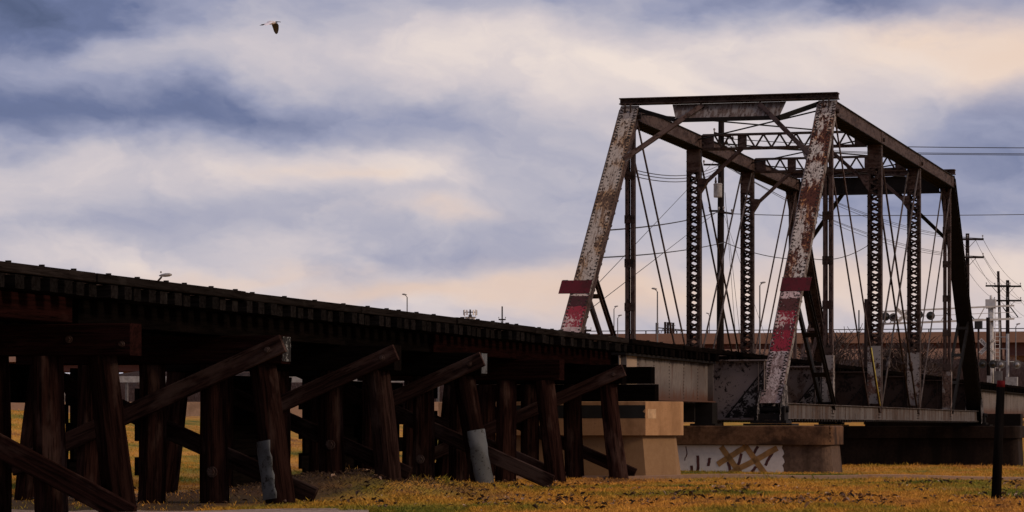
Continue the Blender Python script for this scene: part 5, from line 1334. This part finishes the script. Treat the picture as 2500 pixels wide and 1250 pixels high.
# taller weeds at the pier feet and kerb
NW = 3600; cx = []
for (xa, xb, Y) in ((1200, 2520, 60.4), (1200, 2520, 61.4), (2040, 2520, 74.0), (2040, 2520, 78.0), (2180, 2420, 80.0), (820, 1220, 47.2), (930, 1260, 48.6), (2400, 2470, 41.6)):
    k_ = NW // 8; px = rng.uniform(xa, xb, k_); Yw = Y + rng.normal(0, .25, k_); X = (px - 1250) / F * Yw; cx.append(np.stack([X * CA - Yw * SA, X * SA + Yw * CA], -1))
cx = np.concatenate(cx); wz_ = height(cx[:, 0], cx[:, 1]); cl = np.sin(cx[:, 0] * 5.1 + cx[:, 1] * 3.7) * .5 + .5
blade_object('weeds', cx[:, 0], cx[:, 1], wz_, (.025 + .085 * rng.random(len(cx)) ** 4) * (.4 + cl), rng.uniform(.004, .008, len(cx)), rng.uniform(.2, .9, len(cx)), M['grass'], rng.random(len(cx)) * .8)
# dead straw and twigs on the mound
NS = 4200; so = rng.normal(-14.4, .9, NS); st = rng.normal(44.2, 1.7, NS)
m, n = newmat('dead_straw'); att = n.n('ShaderNodeAttribute', attribute_name='tint')
M['straw'] = finish(m, n, n.ramp(att.outputs['Fac'], [(0, (.018, .010, .008)), (.6, (.05, .029, .020)), (1, (.13, .085, .055))]), .9, 0, None, spec=.1)
blade_object('dead_straw', so, st, height(so, st) + .01, rng.uniform(.01, .045, NS), rng.uniform(.0015, .0035, NS), rng.uniform(1.0, 2.6, NS), M['straw'], rng.random(NS))
# fallen leaves
NL = 1500
cen = [(1360, 1222), (1330, 1195), (1560, 1222), (1690, 1215), (1760, 1205), (2080, 1215), (2210, 1188), (2450, 1200), (2480, 1215), (1230, 1180), (1390, 1225), (1150, 1215), (2100, 1228), (2480, 1185), (1900, 1235), (920, 1213), (1960, 1225), (2300, 1180), (1230, 1225), (1830, 1190), (2390, 1225)]
pxl, pyl = [], []
for i in range(NL):
    if rng.random() < .6:
        c_ = cen[rng.integers(len(cen))]; pxl.append(c_[0] + rng.normal(0, 42)); pyl.append(c_[1] + rng.normal(0, 6))
    else: pxl.append(rng.uniform(830, 2560) if rng.random() < .75 else rng.uniform(-100, 900)); pyl.append(rng.uniform(1172, 1249))
pxl = np.array(pxl); pyl = np.clip(np.array(pyl), 1168, 1252); Yl = EYE * F / (pyl - HOR); Xl = (pxl - 1250) / F * Yl
ol = Xl * CA - Yl * SA; tl_ = Xl * SA + Yl * CA; zl = height(ol, tl_) + rng.uniform(.012, .05, NL)
mb = MB()
lt = rng.random(NL)
for i in range(NL):
    s = rng.uniform(.016, .05); a = rng.uniform(0, 6.28); ti = rng.normal(0, .5); ca, sa = math.cos(a), math.sin(a); cu = rng.uniform(.2, 1.1) * s
    def L3(u, v, wz0): 
        x, y = u * ca - v * sa, u * sa + v * ca; return (ol[i] + x, tl_[i] + y, zl[i] + wz0 + ti * u * .7)
    vs = [L3(-s, 0, 0), L3(-.3 * s, .55 * s, cu), L3(.5 * s, .45 * s, cu * .8), L3(1.1 * s, 0, .3 * cu), L3(.4 * s, -.5 * s, cu), L3(-.4 * s, -.5 * s, cu * .7)]
    mb.add(vs, [(0, 1, 2, 3), (0, 3, 4, 5)])
m, n = newmat('fallen_leaf'); att = n.n('ShaderNodeAttribute', attribute_name='tint')
M['leaf'] = finish(m, n, n.ramp(att.outputs['Fac'], [(0, (.012, .007, .0055)), (.5, (.045, .022, .014)), (.8, (.13, .068, .040)), (1, (.42, .28, .20))]), .8, 0, None, spec=.2)
lo = build('fallen_leaves', mb, M['leaf'], None, 'stuff')
at_ = lo.data.attributes.new('tint', 'FLOAT', 'POINT'); at_.data.foreach_set('value', np.repeat(lt, 6).astype(np.float32)[:len(lo.data.vertices)])
